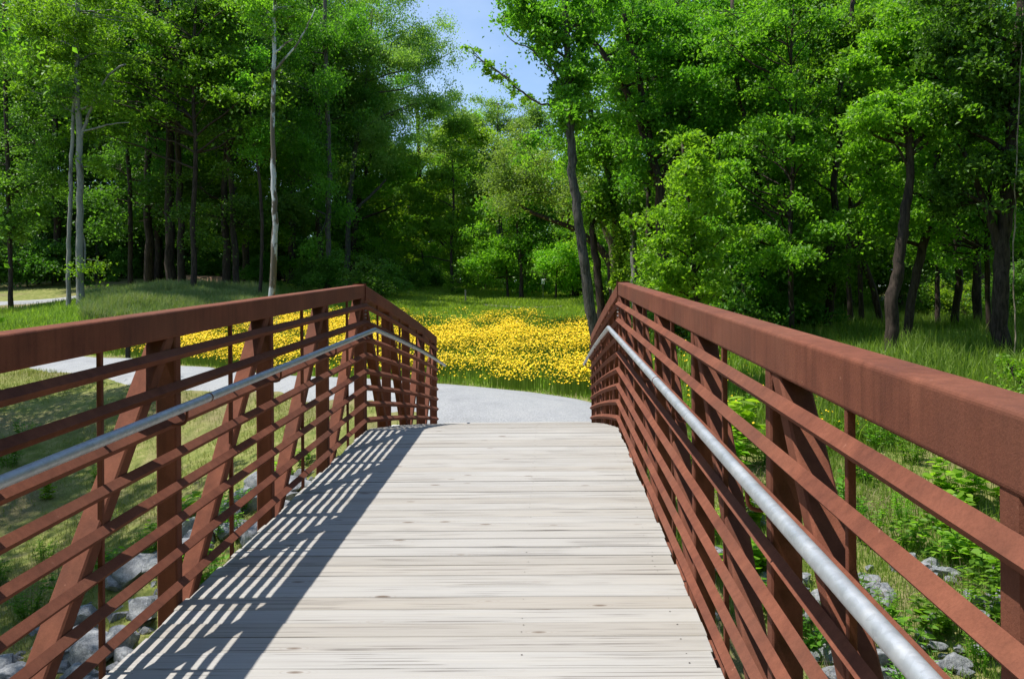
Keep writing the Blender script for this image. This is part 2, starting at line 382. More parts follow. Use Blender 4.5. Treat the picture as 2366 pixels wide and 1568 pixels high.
def sheet(name, A, B, nl, nw, lift, mat, seed=1, wob=.12):
    A = resample(A, nl); B = resample(B, nl)
    rg = np.random.default_rng(seed)
    A[:, :2] += (vnoise(np.arange(nl)*1., 0*A[:, 0]+seed, 2.5)[:, None]-.5)*wob*4; B[:, :2] += (vnoise(np.arange(nl)*1., 0*A[:, 0]+seed+9, 2.5)[:, None]-.5)*wob*4
    t = np.linspace(0, 1, nw)[None, :, None]; G = A[:, None, :2]*(1-t)+B[:, None, :2]*t
    zz = H(G[..., 0], G[..., 1]) + lift; zz[:, 0] -= lift*2.5; zz[:, -1] -= lift*2.5
    V = np.dstack([G, zz]).reshape(-1, 3)
    i, j = np.meshgrid(np.arange(nl-1), np.arange(nw-1), indexing='ij'); b0 = (i*nw+j).ravel()
    return tag(obj(name, mesh_np(name, V, np.stack([b0, b0+1, b0+nw+1, b0+nw], 1), mat, True)), kind="structure")
UPW = [P(*c)[:2] for c in UP]; LOW = [P(*c)[:2] for c in LO]
LOW2 = LOW + [(-1.75, 13.3), (1.9, 13.3)]; UPW2 = UPW + [(2.4, 14.2)]
sheet("path", LOW2, UPW2, 90, 14, .055, GRAVEL)
sheet("road", [P(-400, 712, 45)[:2], P(0, 706, 46)[:2], P(150, 700, 47)[:2], P(215, 686, 50)[:2]], [P(-400, 688, 48)[:2], P(0, 690, 48.6)[:2], P(150, 682, 49.5)[:2], P(215, 676, 54)[:2]], 30, 6, .09, GRAVEL, 3)
PATHPOLY = np.array(LOW2 + UPW2[::-1])
def inpoly(x, y, poly):
    c = np.zeros(x.shape, bool); n = len(poly)
    for i in range(n):
        x1, y1 = poly[i]; x2, y2 = poly[(i+1) % n]
        if y1 == y2: continue
        k = ((y1 > y) != (y2 > y)) & (x < (x2-x1)*(y-y1)/(y2-y1)+x1); c ^= k
    return c

# ---------------------------------------------------------------- footbridge
PAN, KY, FP = 1.352, 8.0, 1.285
HW = 1.22                                      # half width between the post faces
EY = KY + 4*FP
def dz(y):
    if y <= KY: return .0958*y
    s = y-KY; return .0958*KY - .0748*s - .0036*s*s
br = empty("footbridge", (0, KY, H1(0, 13)), "arched rust-brown steel truss footbridge with a pale weathered plank deck and galvanised handrails", "footbridge")
BO = np.array(br.location)
Pm = br
def bput(mb, name, mat, parent=None, smooth=False):
    o = mb.build(name, mat, None, smooth)
    me = o.data; me.transform(Matrix.Translation(-Vector(BO))); o.parent = parent or br; return o
rg = random.Random(4)
near_posts = [KY - .0 - PAN*k for k in range(0, 9)]      # towards and past the camera
far_posts = [KY + FP*k for k in range(1, 5)]
# decking: every board is its own solid inside one mesh
mb = MB(); y = -3.4; pitch = .1397; screws = MB()
while y < EY + .05:
    wd = pitch - rg.choice([.003, .004, .0045, .005, .006, .009]); z0 = dz(y)+rg.uniform(-.0035, .0035); z1 = dz(y+wd)+rg.uniform(-.0015, .0015)
    jl, jr = rg.uniform(-.008, .014), rg.uniform(-.008, .014); r_ = rg.random()
    x0, x1 = -HW+.012-jl, HW-.014+jr*.7; c = .0035; nseg = 8
    xs = np.linspace(x0, x1, nseg+1); wob = [rg.uniform(-.0012, .0012) for _ in xs]
    V = []
    for xx, wb in zip(xs, wob):
        V += [(xx, y+wb, z0-.045), (xx, y+wb, z0-c), (xx, y+c+wb, z0), (xx, y+wd/2, (z0+z1)/2+.0008), (xx, y+wd-c+wb, z1), (xx, y+wd+wb, z1-c), (xx, y+wd+wb, z1-.045)]
    Q = [(i*7+j, i*7+(j+1) % 7, (i+1)*7+(j+1) % 7, (i+1)*7+j) for i in range(nseg) for j in range(7)]
    c0 = len(V); V += [tuple(np.mean(V[:7], axis=0)), tuple(np.mean(V[-7:], axis=0))]
    T = [(c0, (j+1) % 7, j) for j in range(7)] + [(c0+1, nseg*7+j, nseg*7+(j+1) % 7) for j in range(7)]
    mb.add(V, Q, T, r_)
    for sx in (-1.12, .42, 1.10):
        for sy in (.035, .105):
            if rg.random() < .45:
                px_, py_ = sx+rg.uniform(-.01, .01), y+sy+rg.uniform(-.006, .006)
                zz = z0+(z1-z0)*sy/wd+.0016; rr = rg.uniform(.002, .0038)
                screws.add([(px_+rr*math.cos(a)*1.25, py_+rr*math.sin(a), zz+.0008) for a in np.arange(6)*math.pi/3], (), [(0, 1, 2), (0, 2, 3), (0, 3, 4), (0, 4, 5)])
    y += pitch
deck = bput(mb, "decking", WOOD)
sc_o = bput(screws, "screw_heads", mat_plain("rusty_screw", (.05, .035, .03), .7), deck); tag(sc_o, kind="stuff")
def ylist(a, b, st=.3):
    n = max(2, int(abs(b-a)/st)+1); return np.linspace(a, b, n)
def box_sec(x0, x1, z0, z1, c=.008):
    return [(x0+c, z0), (x1-c, z0), (x1, z0+c), (x1, z1-c), (x1-c, z1), (x0+c, z1), (x0, z1-c), (x0, z0+c)]
def round_sec(x0, x1, z0, z1, c, n=4):
    o = []
    for cx_, cz_, a0 in ((x1-c, z0+c, -90), (x1-c, z1-c, 0), (x0+c, z1-c, 90), (x0+c, z0+c, 180)):
        o += [(cx_+c*math.cos(R(a0+90*k/n)), cz_+c*math.sin(R(a0+90*k/n))) for k in range(n+1)]
    return o
RAILH = [.09+.157*k for k in range(8)]
for s in (-1, 1):
    xi, xo = s*(HW-.002), s*(HW+.102); xa, xb = min(xi, xo), max(xi, xo)
    segs = ((-3.4, KY+.004), (KY+.008, EY+.03))
    for (a, b) in segs:
        m1 = MB(); m1.sweep(round_sec(xa, xb, 1.268, 1.395, .012), [(0, yy, dz(yy)) for yy in ylist(a, b)])
        o = bput(m1, "top_chord", RUST)
        m1 = MB(); m1.sweep(box_sec(xa, xb, -.30, -.17), [(0, yy, dz(yy)) for yy in ylist(a, b)])
        o = bput(m1, "bottom_chord", RUST)
        for k, h in enumerate(RAILH):
            m1 = MB(); e, f = .0285, .0215
            sec = [(s*(HW-u), v+h) for u, v in ((0, e), (e, 0), (0, -e), (0, -f), (f, 0), (0, f))]
            m1.sweep(sec if s < 0 else sec[::-1], [(0, yy, dz(yy)) for yy in ylist(a+.0, b-.0)])
            bput(m1, "rail", RUST)
    for yy in near_posts[1:] + [KY-.036, KY+.04] + far_posts:
        m1 = MB(); yc = yy
        m1.bar((s*(HW+.05), yc, dz(yy)-.175), (s*(HW+.05), yc, dz(yy)+1.272), .096, .064)
        bput(m1, "post", RUST)
    # joint plates at the crest
    m1 = MB(); m1.bar((s*(HW+.05), KY-.002, dz(KY)+1.24), (s*(HW+.05), KY-.002, dz(KY)+1.405), .125, .012)
    bput(m1, "splice_plate", RUST)
    for q in range(5):
        m1 = MB(); m1.tube([(s*(HW+.01), KY+.002, dz(KY)+1.04+q*.035), (s*(HW-.012), KY+.002, dz(KY)+1.04+q*.035)], .007, 6); bput(m1, "bolt", GALV)
    # diagonals and thin mid bars
    for k in range(8):
        yf, yn = KY-.0-PAN*k, KY-PAN*(k+1)
        m1 = MB(); m1.bar((s*(HW+.05), yf-.06, dz(yf)+1.275), (s*(HW+.05), yn+.03, dz(yn)-.18), .09, .07); bput(m1, "diagonal_brace", RUST)
        ym = (yf+yn)/2; m1 = MB(); m1.bar((s*(HW+.012), ym, dz(ym)-.17), (s*(HW+.012), ym, dz(ym)+1.272), .02, .02); bput(m1, "slim_upright", RUST)
    for k in range(4):
        ya, yb = KY+FP*k, KY+FP*(k+1)
        a_, b_ = (ya+.07, yb-.04) if k < 2 else (yb-.06, ya+.04)
        m1 = MB(); m1.bar((s*(HW+.05), a_, dz(a_)+1.275), (s*(HW+.05), b_, dz(b_)-.18), .09, .07); bput(m1, "diagonal_brace", RUST)
        ym = (ya+yb)/2; m1 = MB(); m1.bar((s*(HW+.012), ym, dz(ym)-.17), (s*(HW+.012), ym, dz(ym)+1.272), .02, .02); bput(m1, "slim_upright", RUST)
    # handrail tube, elbow at the crest
    hx = s*(HW-.095); hh = .96
    for (a, b) in ((-3.2, KY-.0), (KY-.0, EY+.28)):
        ys = ylist(a, b, .25)
        m1 = MB(); m1.tube([(hx, q, dz(q)+hh) for q in ys], .0212, 16)
        hr = bput(m1, "handrail", GALV); smooth_angle(hr, 45)
        for cyy in ([4.06 if s < 0 else 4.5, -1.] if a < 0 else [KY+2.1]):
            m1 = MB(); m1.tube([(hx, cyy-.004, dz(cyy-.004)+hh), (hx, cyy+.004, dz(cyy+.004)+hh)], .0235, 16); bput(m1, "weld_collar", RUST, hr)
        for yy in [q-.13 for q in (near_posts if a < 0 else far_posts)]:
            z_ = dz(yy)+hh
            m1 = MB(); m1.tube(resample([(s*(HW+.0), yy, z_-.085), (hx-s*-.012, yy, z_-.085), (hx, yy, z_-.075), (hx, yy, z_-.018)], 10), .0065, 8); bput(m1, "handrail_bracket", RUST, hr)
for k in range(-2, 5):
    yy = KY + PAN*k*1.0
for yy in near_posts + far_posts:
    m1 = MB(); m1.bar((-HW-.0, yy, dz(yy)-.235), (HW+.0, yy, dz(yy)-.235), .08, .13, xax=(0, 1, 0)); bput(m1, "floor_beam", RUST)
for xx in (-1.0, -.35, .35, 1.0):
    m1 = MB(); m1.sweep(box_sec(xx-.04, xx+.04, -.165, -.05), [(0, q, dz(q)) for q in ylist(-3.4, EY)]); bput(m1, "stringer", TIMBER)
m1 = MB(); m1.bar((-HW+.1, EY+.16, dz(EY)-.02), (HW, EY+.16, dz(EY)-.015), .16, .05, xax=(0, 1, 0)); bput(m1, "threshold_board", WOOD)
ab = MB(); zt = dz(EY); ab.box(-1.62, 1.75, EY+.07, EY+.36, -2.2, zt-.07); ab.box(-2.0, -1.36, EY-.25, EY+.40, -2.2, zt-.04); ab.box(1.36, 2.0, EY-.25, EY+.4, -2.2, zt-.04)
tag(ab.build("abutment", CONC), "pale concrete abutment under the far end of the footbridge", "abutment")
ab = MB(); ab.box(-1.9, 1.9, -4.0, -3.45, -3.6, dz(-3.4)-.07)
tag(ab.build("abutment", CONC), "concrete abutment under the near end of the footbridge behind the viewer", "abutment")

# ---------------------------------------------------------------- foliage builders
def leaves(rng, C, nrm_bias, size, aspect=.62, droop=.35):
    """leaf blades at C (n,3); returns V (4n,3), F"""
    n = len(C)
    az = rng.random(n)*2*math.pi; dr = rng.normal(droop, .35, n)
    t = np.stack([np.cos(az)*np.cos(dr), np.sin(az)*np.cos(dr), -np.sin(dr)], 1)
    nn = rng.normal(0, .6, (n, 3)); nn[:, 2] += nrm_bias*.75
    nn -= t*(nn*t).sum(1)[:, None]; nn /= np.linalg.norm(nn, axis=1)[:, None]+1e-6
    b = np.cross(t, nn); sz = size*rng.uniform(.65, 1.35, n)[:, None]
    V = np.empty((n, 4, 3)); V[:, 0] = C-t*sz*.5; V[:, 2] = C+t*sz*.5-nn*sz*.08
    V[:, 1] = C+b*sz*aspect*.5-t*sz*.05+nn*sz*.1; V[:, 3] = C-b*sz*aspect*.5-t*sz*.05+nn*sz*.1
    return V.reshape(-1, 3), np.arange(4*n).reshape(n, 4)
def crown_points(rng, lobes, n_cl, per, crad, flat=.45, shell=.55):
    """lobes (k,6): centre + radii.  returns leaf points, cluster centres, per-leaf random"""
    lobes = np.asarray(lobes, float); vol = np.prod(lobes[:, 3:], 1)**(2/3.); vol /= vol.sum()
    li = rng.choice(len(lobes), n_cl, p=vol)
    d = rng.normal(0, 1, (n_cl, 3)); d /= np.linalg.norm(d, axis=1)[:, None]
    rr = rng.random(n_cl)**.45 * rng.uniform(.7, 1.35, n_cl)
    cc = lobes[li, :3] + d*lobes[li, 3:]*rr[:, None]
    k = (rng.uniform(.2, 1.75, n_cl)**1.3*per).astype(int)+3
    ci = np.repeat(np.arange(n_cl), k); n = len(ci)
    sc_ = rng.uniform(.6, 1.35, n_cl)[ci][:, None]*crad
    off = rng.normal(0, .5, (n, 3)); off[:, 2] *= flat
    lean = d.copy(); lean[:, 2] = lean[:, 2]*.3; tilt = rng.normal(0, .3, (n_cl, 2))
    off[:, 2] += off[:, 0]*tilt[ci, 0] + off[:, 1]*tilt[ci, 1] - (off[:, 0]**2+off[:, 1]**2)*.35
    pts = cc[ci] + off*sc_
    rnd = np.clip(rng.random(n)*.55 + (rng.random(n_cl)*.45)[ci], 0, 1)
    return pts, cc, rnd
def sublobes(rng, lobes, k=5, lo=.28, hi=.55, spread=.62, zf=.62):
    out = []
    for lb in lobes:
        c, r = np.array(lb[:3]), np.array(lb[3:])
        for _ in range(k):
            f = rng.uniform(lo, hi); o = rng.normal(0, spread, 3)*r; rr = r*f*np.array([rng.uniform(.9, 1.5), rng.uniform(.9, 1.5), rng.uniform(.5, .95)*zf/.62])
            out.append((*(c+o), *rr))
    return out
def crown_mesh(name, rng, lobes, n_cl, per, crad, size, mat, flat=.45, shell=.55, bias=1.0, droop=.5, aspect=.62):
    pts, cc, rnd = crown_points(rng, lobes, n_cl, per, crad, flat, shell)
    V, F = leaves(rng, pts, bias, size, aspect, droop)
    return mesh_np(name, V, F, mat, False, np.repeat(rnd, 4)), cc
def limb(mb, rng, a, b, r0, r1, n=7, sag=.08, seg=6):
    a = np.array(a, float); b = np.array(b, float); ln = np.linalg.norm(b-a); t = np.linspace(0, 1, n)[:, None]
    p = a*(1-t)+b*t; p[:, 2] += np.sin(t[:, 0]*math.pi)*ln*sag*rng.uniform(-.3, 1.4)
    w_ = np.cumsum(rng.normal(0, ln*.022, (n, 3)), 0); w_ -= w_*t*0; w_[0] = 0; p += w_*np.sin(t*math.pi)
    mb.tube(p, np.linspace(r0, r1, n), seg, cap=False); return p
def wood_mesh(name, rng, trunk, radii, cc, mat, twigs=40, nseg=10, lobes=None, bare=0):
    """trunk polyline, limbs to each lobe and twigs to clusters"""
    mb = MB(); trunk = np.asarray(trunk, float); k = max(10, len(trunk)*4); tp = resample(trunk, k); rr = np.interp(np.linspace(0, 1, k), np.linspace(0, 1, len(radii)), radii)
    w_ = rng.normal(0, .5, (k, 3))*rr[:, None]*.35; w_[0] = 0; w_[:, 2] = 0; tp2 = tp+w_
    rr = rr*(1+.0*rr); rr[0] *= 1.35; rr[1] *= 1.1
    mb.tube(tp2, rr, nseg, rough=.05, rng=rng)
    nodes = [tp2[k//3:]]; noder = [rr[k//3:]]
    if lobes is not None:
        for lb in lobes:
            c = np.array(lb[:3]); q = tp2[k//4:]; zt = c[2]-.35*np.linalg.norm((q[:, :2]-c[:2]), axis=1).min()-.3
            ii = int(np.argmin(np.abs(q[:, 2]-zt)+.25*np.linalg.norm(q[:, :2]-c[:2], axis=1)))
            r0 = rr[k//4+ii]*.55; p = limb(mb, rng, q[ii], c, r0, max(.012, r0*.3)); nodes.append(p[1:]); noder.append(np.linspace(r0, r0*.3, len(p))[1:])
    N = np.concatenate(nodes); NR = np.concatenate(noder)
    if len(cc):
        for c in cc[rng.permutation(len(cc))[:twigs]]:
            dd = np.linalg.norm(N-c, axis=1)+np.maximum(0, N[:, 2]-c[2])*1.5; ii = int(np.argmin(dd))
            if dd[ii] > 6: continue
            r0 = min(NR[ii]*.5, .035); limb(mb, rng, N[ii], c, max(r0, .012), .006, 5, .05, 4)
    return mb.mesh(name, mat, True)

def auto_lobes(rng, h, base, rad, n, lean=0.):
    out = []
    for i in range(n):
        f = (i+.5)/n; z = h*(base+(1-base)*f*.93); prof = math.sin(math.pi*min(1, .22+.78*f)**.9)**.6 if f < .97 else .5
        a = rng.random()*6.28; rr = rad*(.25+.45*rng.random())*max(prof, .35)
        s_ = rad*rng.uniform(.42, .62)*max(prof, .5)
        out.append((math.cos(a)*rr+lean*z, math.sin(a)*rr, z, s_, s_, s_*rng.uniform(.6, .9)))
    return out
protos = {}
def make_proto(key, seed, h, rad, base, r0, leafm, barkm, ncl=330, per=80, size=.14, crad=.85, nl=14, wob=.5, **kw):
    rng = np.random.default_rng(seed); lb = auto_lobes(rng, h, base, rad, nl); big = lb; lb = sublobes(rng, lb, 4)
    n = 7; t = np.linspace(0, 1, n); tr = np.stack([rng.normal(0, wob, n)*t, rng.normal(0, wob, n)*t, t*h*.93], 1); tr[0, :2] = 0
    cm, cc = crown_mesh("crown_"+key, rng, lb, ncl, per, crad, size, leafm, **kw)
    wm = wood_mesh("trunk_"+key, rng, tr - np.array([[0, 0, .3]]), np.linspace(r0, r0*.16, 6), cc, barkm, 90, 9, big)
    protos[key] = (wm, cm)
def put(key, x, y, label, group, sc_=1., name="tree", cat="tree", rz=None, z=None, szz=1.):
    wm, cm = protos[key]
    e = empty(name, (x, y, (H1(x, y) if z is None else z)-.05), label, cat, group)
    e.rotation_euler = (0, 0, random.random()*6.28 if rz is None else rz); e.scale = (sc_, sc_, sc_*szz)
    o = obj("trunk" if cat != "shrub" else "stem", wm, e); obj("crown" if cat != "shrub" else "foliage", cm, e)
    return e
random.seed(11)
make_proto("a", 1, 22, 4.4, .12, .24, LEAF, BARK_D, ncl=470, size=.17)
make_proto("b", 2, 21, 4.2, .14, .20, LEAF, BARK_G, ncl=450, size=.17, flat=.6, wob=.8)
make_proto("c", 3, 23, 4.8, .15, .26, LEAF_K, BARK_D, ncl=470, size=.17, flat=.35)
make_proto("d", 4, 20, 4.2, .12, .18, LEAF_Y, BARK_D, ncl=460, size=.16, crad=.75)
make_proto("t", 15, 24, 4.6, .40, .25, LEAF_K, BARK_D, ncl=420, size=.17, flat=.4)
make_proto("e", 5, 19, 5.0, .10, .22, LEAF_P, BARK_G, ncl=620, per=75, size=.14, crad=.8, flat=.8, droop=.8)
make_proto("u", 6, 6.5, 2.3, .10, .06, LEAF, BARK_D, ncl=150, per=60, size=.14, crad=.55, nl=9, wob=.4)
make_proto("v", 7, 5.0, 2.0, .08, .05, LEAF_Y, BARK_D, ncl=120, per=60, size=.13, crad=.5, nl=8, wob=.4)
make_proto("s", 8, 2.2, 1.5, .05, .03, LEAF_K, BARK_D, ncl=90, per=60, size=.11, crad=.45, nl=6, wob=.2)
make_proto("w", 9, 1.6, 1.1, .05, .02, LEAF_Y, BARK_D, ncl=60, per=50, size=.09, crad=.35, nl=5, wob=.2)
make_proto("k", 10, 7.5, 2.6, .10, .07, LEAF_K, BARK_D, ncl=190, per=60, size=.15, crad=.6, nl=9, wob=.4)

def px_of(x, y):
    px, py, d = proj(np.array([x]), np.array([y]), np.array([H1(x, y)])); return float(px[0])
def block(x0, x1, y0, y1, step, keys, label, group, cond, sc=(.85, 1.15), name="tree", cat="tree"):
    y = y0; r = 0
    while y <= y1:
        x = x0 + (r % 2)*step/2
        while x <= x1:
            xx, yy = x+random.uniform(-.35, .35)*step, y+random.uniform(-.35, .35)*step
            if cond(px_of(xx, yy), yy): put(random.choice(keys), xx, yy, label, group, random.uniform(*sc), name, cat, szz=random.uniform(.9, 1.12))
            x += step
        y += step*.85; r += 1
block(-60, -5, 50, 82, 5.4, "ttbtc", "tall leafy tree in the dark woods left of the flower meadow", "woodland trees left of the meadow", lambda p, y: -250 < p < (790 if y < 68 else 930) and (p > 330 or y > 58), (.95, 1.2))
block(-34, 16, 84, 104, 5.6, "eede", "pale green tree in the far woods beyond the meadow", "far woodland trees beyond the meadow", lambda p, y: 850 < p < 1500, (.72, .92))
block(6, 56, 38, 72, 5.4, "adabc", "leafy green tree in the woods right of the bridge", "woodland trees right of the bridge", lambda p, y: 1480 < p < 2700 and (p < 1750 or y > 42), (.9, 1.12))
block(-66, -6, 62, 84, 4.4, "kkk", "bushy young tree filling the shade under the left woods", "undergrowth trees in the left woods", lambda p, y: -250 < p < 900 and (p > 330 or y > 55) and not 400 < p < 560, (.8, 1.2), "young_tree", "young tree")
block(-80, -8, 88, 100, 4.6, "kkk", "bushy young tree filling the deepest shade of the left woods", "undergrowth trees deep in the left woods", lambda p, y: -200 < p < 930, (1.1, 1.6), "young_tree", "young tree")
block(-22, 14, 66, 84, 4.2, "vvuv", "bushy young tree along the far edge of the meadow", "undergrowth trees beyond the meadow", lambda p, y: 850 < p < 1480, (.7, 1.1), "young_tree", "young tree")
block(5, 50, 36, 66, 4.6, "uukv", "bushy young tree under the woods right of the bridge", "undergrowth trees in the right woods", lambda p, y: 1480 < p < 2600 and (p < 1700 or y > 44), (.7, 1.1), "young_tree", "young tree")

def hero(label, d, trunk, wpx, lobes, bark, leafm=LEAF, seed=1, ncl=200, per=70, size=.13, crad=.6, forks=(), twigs=60, name="tree", group=None, trim=False, depths=None, sub=8, dens=.8, lz=1.0, **kw):
    """tree whose trunk passes the listed sight lines at d metres; lobes (px,py,rx,ry[,depth])"""
    rng = np.random.default_rng(seed)
    dd = depths or [d]*len(trunk)
    T = [list(P(x, y, q)) for (x, y), q in zip(trunk, dd)]
    zb = H1(T[0][0], T[0][1]); 
    if not trim: T[0][2] = zb-.15
    if T[1][2] <= T[0][2]+.3: T.pop(1)
    base = np.array([T[0][0], T[0][1], zb]); T = np.array(T)-base
    e = empty(name, tuple(base), label, "tree", group)
    rad = [w_*.5*d/FPX for w_ in wpx]
    LB = []
    for lb in lobes:
        q = lb[4] if len(lb) > 4 else d
        c = np.array(P(lb[0], lb[1], q))-base; rx, rz_ = lb[2]*q/FPX, lb[3]*q/FPX
        LB.append((c[0], c[1], c[2], rx, max(rx*.9, .8)*lz, rz_))
    cc = np.zeros((0, 3))
    if LB:
        cm, cc = crown_mesh("crown", rng, sublobes(rng, LB, sub, .2, .45, .62), int(ncl*dens), per, crad, size, leafm, **kw)
    wm = wood_mesh("trunk", rng, T, rad, cc, bark, twigs, 12, LB)
    obj("trunk", wm, e)
    for f in forks:
        mb = MB(); q = np.array([P(x, y, f[1] if len(f) > 1 and f[1] else d) for x, y in f[0]])-base; q = resample(q, max(8, len(q)*3)); q += rng.normal(0, .02, q.shape)
        ww = f[2]; mb.tube(q, np.interp(np.linspace(0, 1, len(q)), np.linspace(0, 1, len(ww)), [z*.5*d/FPX for z in ww]), 8, rough=.06, rng=rng)
        mb.build("limb", bark, e, True)
    if LB: obj("crown", cm, e)
    return e
# ---- left wood edge
hero("pale grey straight trunk, thicker one of the pair beside the grey road at left", 40, [(184, 655), (183, 500), (184, 400), (181, 300), (176, 180), (176, 80), (180, -60)], (17, 15, 12, 9), [(150, 60, 90, 70), (230, 120, 80, 60), (120, 150, 80, 50), (240, 230, 60, 35), (180, 0, 110, 60), (60, 60, 80, 60), (190, 380, 25, 20), (196, 620, 18, 16)], BARK_P, LEAF, 21, 330, 70, .15,
     forks=[([(184, 330), (205, 260), (230, 200), (262, 160), (290, 150)], 0, (8, 6, 4)), ([(184, 305), (230, 295), (262, 284), (300, 284)], 0, (5, 4, 2))])
hero("slim grey trunk standing left of the thicker pale trunk by the grey road", 40, [(158, 668), (158, 560), (163, 450), (162, 420), (167, 330), (168, 250), (175, 180)], (10, 9, 6), [(165, 210, 26, 30), (150, 250, 20, 20)], BARK_P, LEAF_K, 22, 30, 50, .14)
hero("tall white-barked trunk with peeling patches rising behind the left railing", 38, [(624, 690), (631, 600), (636, 520), (632, 450), (629, 330), (631, 200), (633, 90), (634, -60)], (15, 14, 11, 9, 8), [(660, -20, 60, 40), (600, 10, 40, 40)], BARK_W, LEAF, 23, 90, 60, .14,
     forks=[([(636, 165), (660, 130), (690, 100), (710, 60), (728, 20)], 0, (6, 4, 2)), ([(634, 125), (655, 105), (674, 90)], 0, (6, 5, 4))])
hero("dark forked trunk in front of sunlit leaves, deep in the left woods", 47, [(546, 660), (541, 560), (536, 450), (529, 340), (520, 250), (515, 120), (508, -40)], (15, 13, 10, 7), [(470, 110, 70, 60), (540, 60, 70, 60), (500, 330, 40, 50, 50), (560, 430, 60, 70, 50), (590, 340, 40, 80, 50), (520, 520, 60, 50, 51)], BARK_D, LEAF_Y, 24, 420, 60, .15,
     forks=[([(528, 350), (515, 290), (502, 220), (493, 130), (478, 70)], 0, (8, 6, 4)), ([(510, 150), (480, 90), (455, 70)], 0, (4, 3, 2))])
hero("straight dark trunk between the pale pair and the forked dark trunk", 48, [(420, 660), (417, 520), (412, 380), (408, 250), (404, 100), (400, -40)], (16, 14, 11, 8), [(400, 60, 80, 70), (340, 130, 70, 60), (360, 250, 50, 50), (300, 60, 70, 60), (370, 370, 50, 60, 52)], BARK_D, LEAF_K, 25, 380, 60, .15)
hero("thin dark trunk just right of the pale grey pair", 50, [(301, 660), (300, 480), (294, 330), (290, 180), (286, 0)], (11, 9, 7), [(280, 130, 60, 60), (240, 40, 60, 60)], BARK_D, LEAF_K, 26, 160, 60, .15)
hero("dark grey trunk rising through fine pale foliage left of the crest of the bridge", 50, [(757, 640), (758, 500), (760, 350), (754, 200), (750, 80), (748, -30)], (13, 12, 10, 8), [(720, 120, 70, 80), (690, 250, 60, 90), (740, 330, 60, 90), (680, 400, 60, 80), (720, 480, 70, 60), (780, 60, 70, 70), (640, 170, 50, 90, 52)], BARK_G, LEAF, 27, 560, 65, .14, flat=.7, droop=.8)
hero("big airy willow-like tree with drooping pale leaves against the sky gap", 58, [(800, 670), (803, 520), (812, 400), (830, 280), (850, 150), (860, 20)], (14, 12, 9, 5), [(880, 30, 95, 80), (935, 110, 90, 70), (985, 175, 70, 55), (1020, 230, 45, 35), (960, 245, 70, 45), (870, 180, 90, 90), (830, 290, 90, 80), (900, 320, 75, 55), (790, 110, 80, 90), (960, 50, 45, 50), (760, 230, 60, 100), (1045, 120, 25, 30)], BARK_G, LEAF_P, 28, 1150, 75, .13, .6,
     forks=[([(806, 500), (840, 465), (870, 440), (892, 415)], 0, (8, 7, 5))], flat=.9, droop=.9)
hero("broad tree with dark lower boughs right of the willow-like tree", 61, [(812, 690), (815, 560), (830, 450), (860, 350)], (14, 12, 7), [(900, 400, 90, 70), (840, 460, 80, 80), (930, 470, 60, 50), (860, 560, 80, 70), (940, 340, 50, 40), (780, 560, 70, 90), (700, 590, 60, 60), (960, 300, 35, 25)], BARK_D, LEAF, 29, 560, 70, .15)
hero("shaded tree with low dark boughs at the far left edge of the photo", 44, [(25, 660), (20, 500), (16, 350), (10, 200), (8, 0)], (10, 9, 7), [(40, 130, 90, 70), (60, 280, 80, 60), (30, 400, 80, 60), (90, 420, 70, 60), (40, 520, 80, 60), (80, 30, 80, 70)], BARK_D, LEAF_K, 30, 520, 65, .15)
hero("thin leaning sapling trunk left of the white-barked tree", 44, [(600, 650), (606, 520), (598, 400), (582, 300), (572, 200)], (8, 7, 5), [(575, 180, 40, 50), (600, 330, 30, 50)], BARK_D, LEAF, 31, 110, 60, .14)
# ---- centre
hero("rounded pale green tree at the middle of the far meadow edge", 66, [(1160, 690), (1158, 560), (1150, 450), (1140, 340)], (9, 8, 5), [(1140, 350, 95, 50), (1220, 400, 70, 60), (1080, 410, 70, 55), (1150, 440, 95, 55), (1260, 450, 60, 50), (1060, 330, 50, 40)], BARK_G, LEAF_P, 32, 700, 80, .15, .8, flat=.8)
hero("bright maple sapling in front of the rounded pale tree", 55, [(1172, 690), (1170, 620), (1160, 540)], (6, 5, 3), [(1140, 560, 70, 40), (1110, 600, 60, 35), (1180, 610, 55, 40), (1150, 500, 55, 35)], BARK_D, LEAF_Y, 33, 300, 60, .16)
hero("slim tree with layered boughs left of the bright maple sapling", 58, [(1045, 690), (1040, 580), (1048, 480), (1045, 380)], (7, 6, 4), [(1000, 450, 60, 45), (1040, 380, 60, 45), (990, 520, 55, 45), (1040, 300, 45, 40), (940, 600, 50, 40), (1060, 530, 40, 40)], BARK_D, LEAF, 34, 380, 65, .16)
hero("tall pale crowned tree standing highest on the skyline", 78, [(1150, 690), (1150, 500), (1148, 330), (1150, 240)], (8, 7, 3), [(1150, 245, 32, 32), (1120, 290, 50, 40), (1200, 260, 40, 34), (1240, 290, 50, 40), (1030, 285, 45, 35), (1090, 310, 50, 30), (1180, 300, 60, 40)], BARK_G, LEAF_P, 35, 420, 70, .17, .8)
hero("small dark-trunked tree right of the bright maple sapling", 54, [(1204, 690), (1203, 620), (1196, 540), (1190, 470)], (10, 8, 5), [(1240, 520, 60, 40), (1200, 470, 50, 40), (1280, 560, 50, 40)], BARK_D, LEAF, 36, 230, 60, .15)
hero("bushy bright sapling beside the small white nest box", 52, [(1282, 690), (1285, 640), (1288, 600)], (5, 4, 3), [(1285, 620, 45, 35), (1260, 590, 30, 25), (1315, 590, 35, 30)], BARK_D, LEAF_Y, 37, 150, 55, .15)
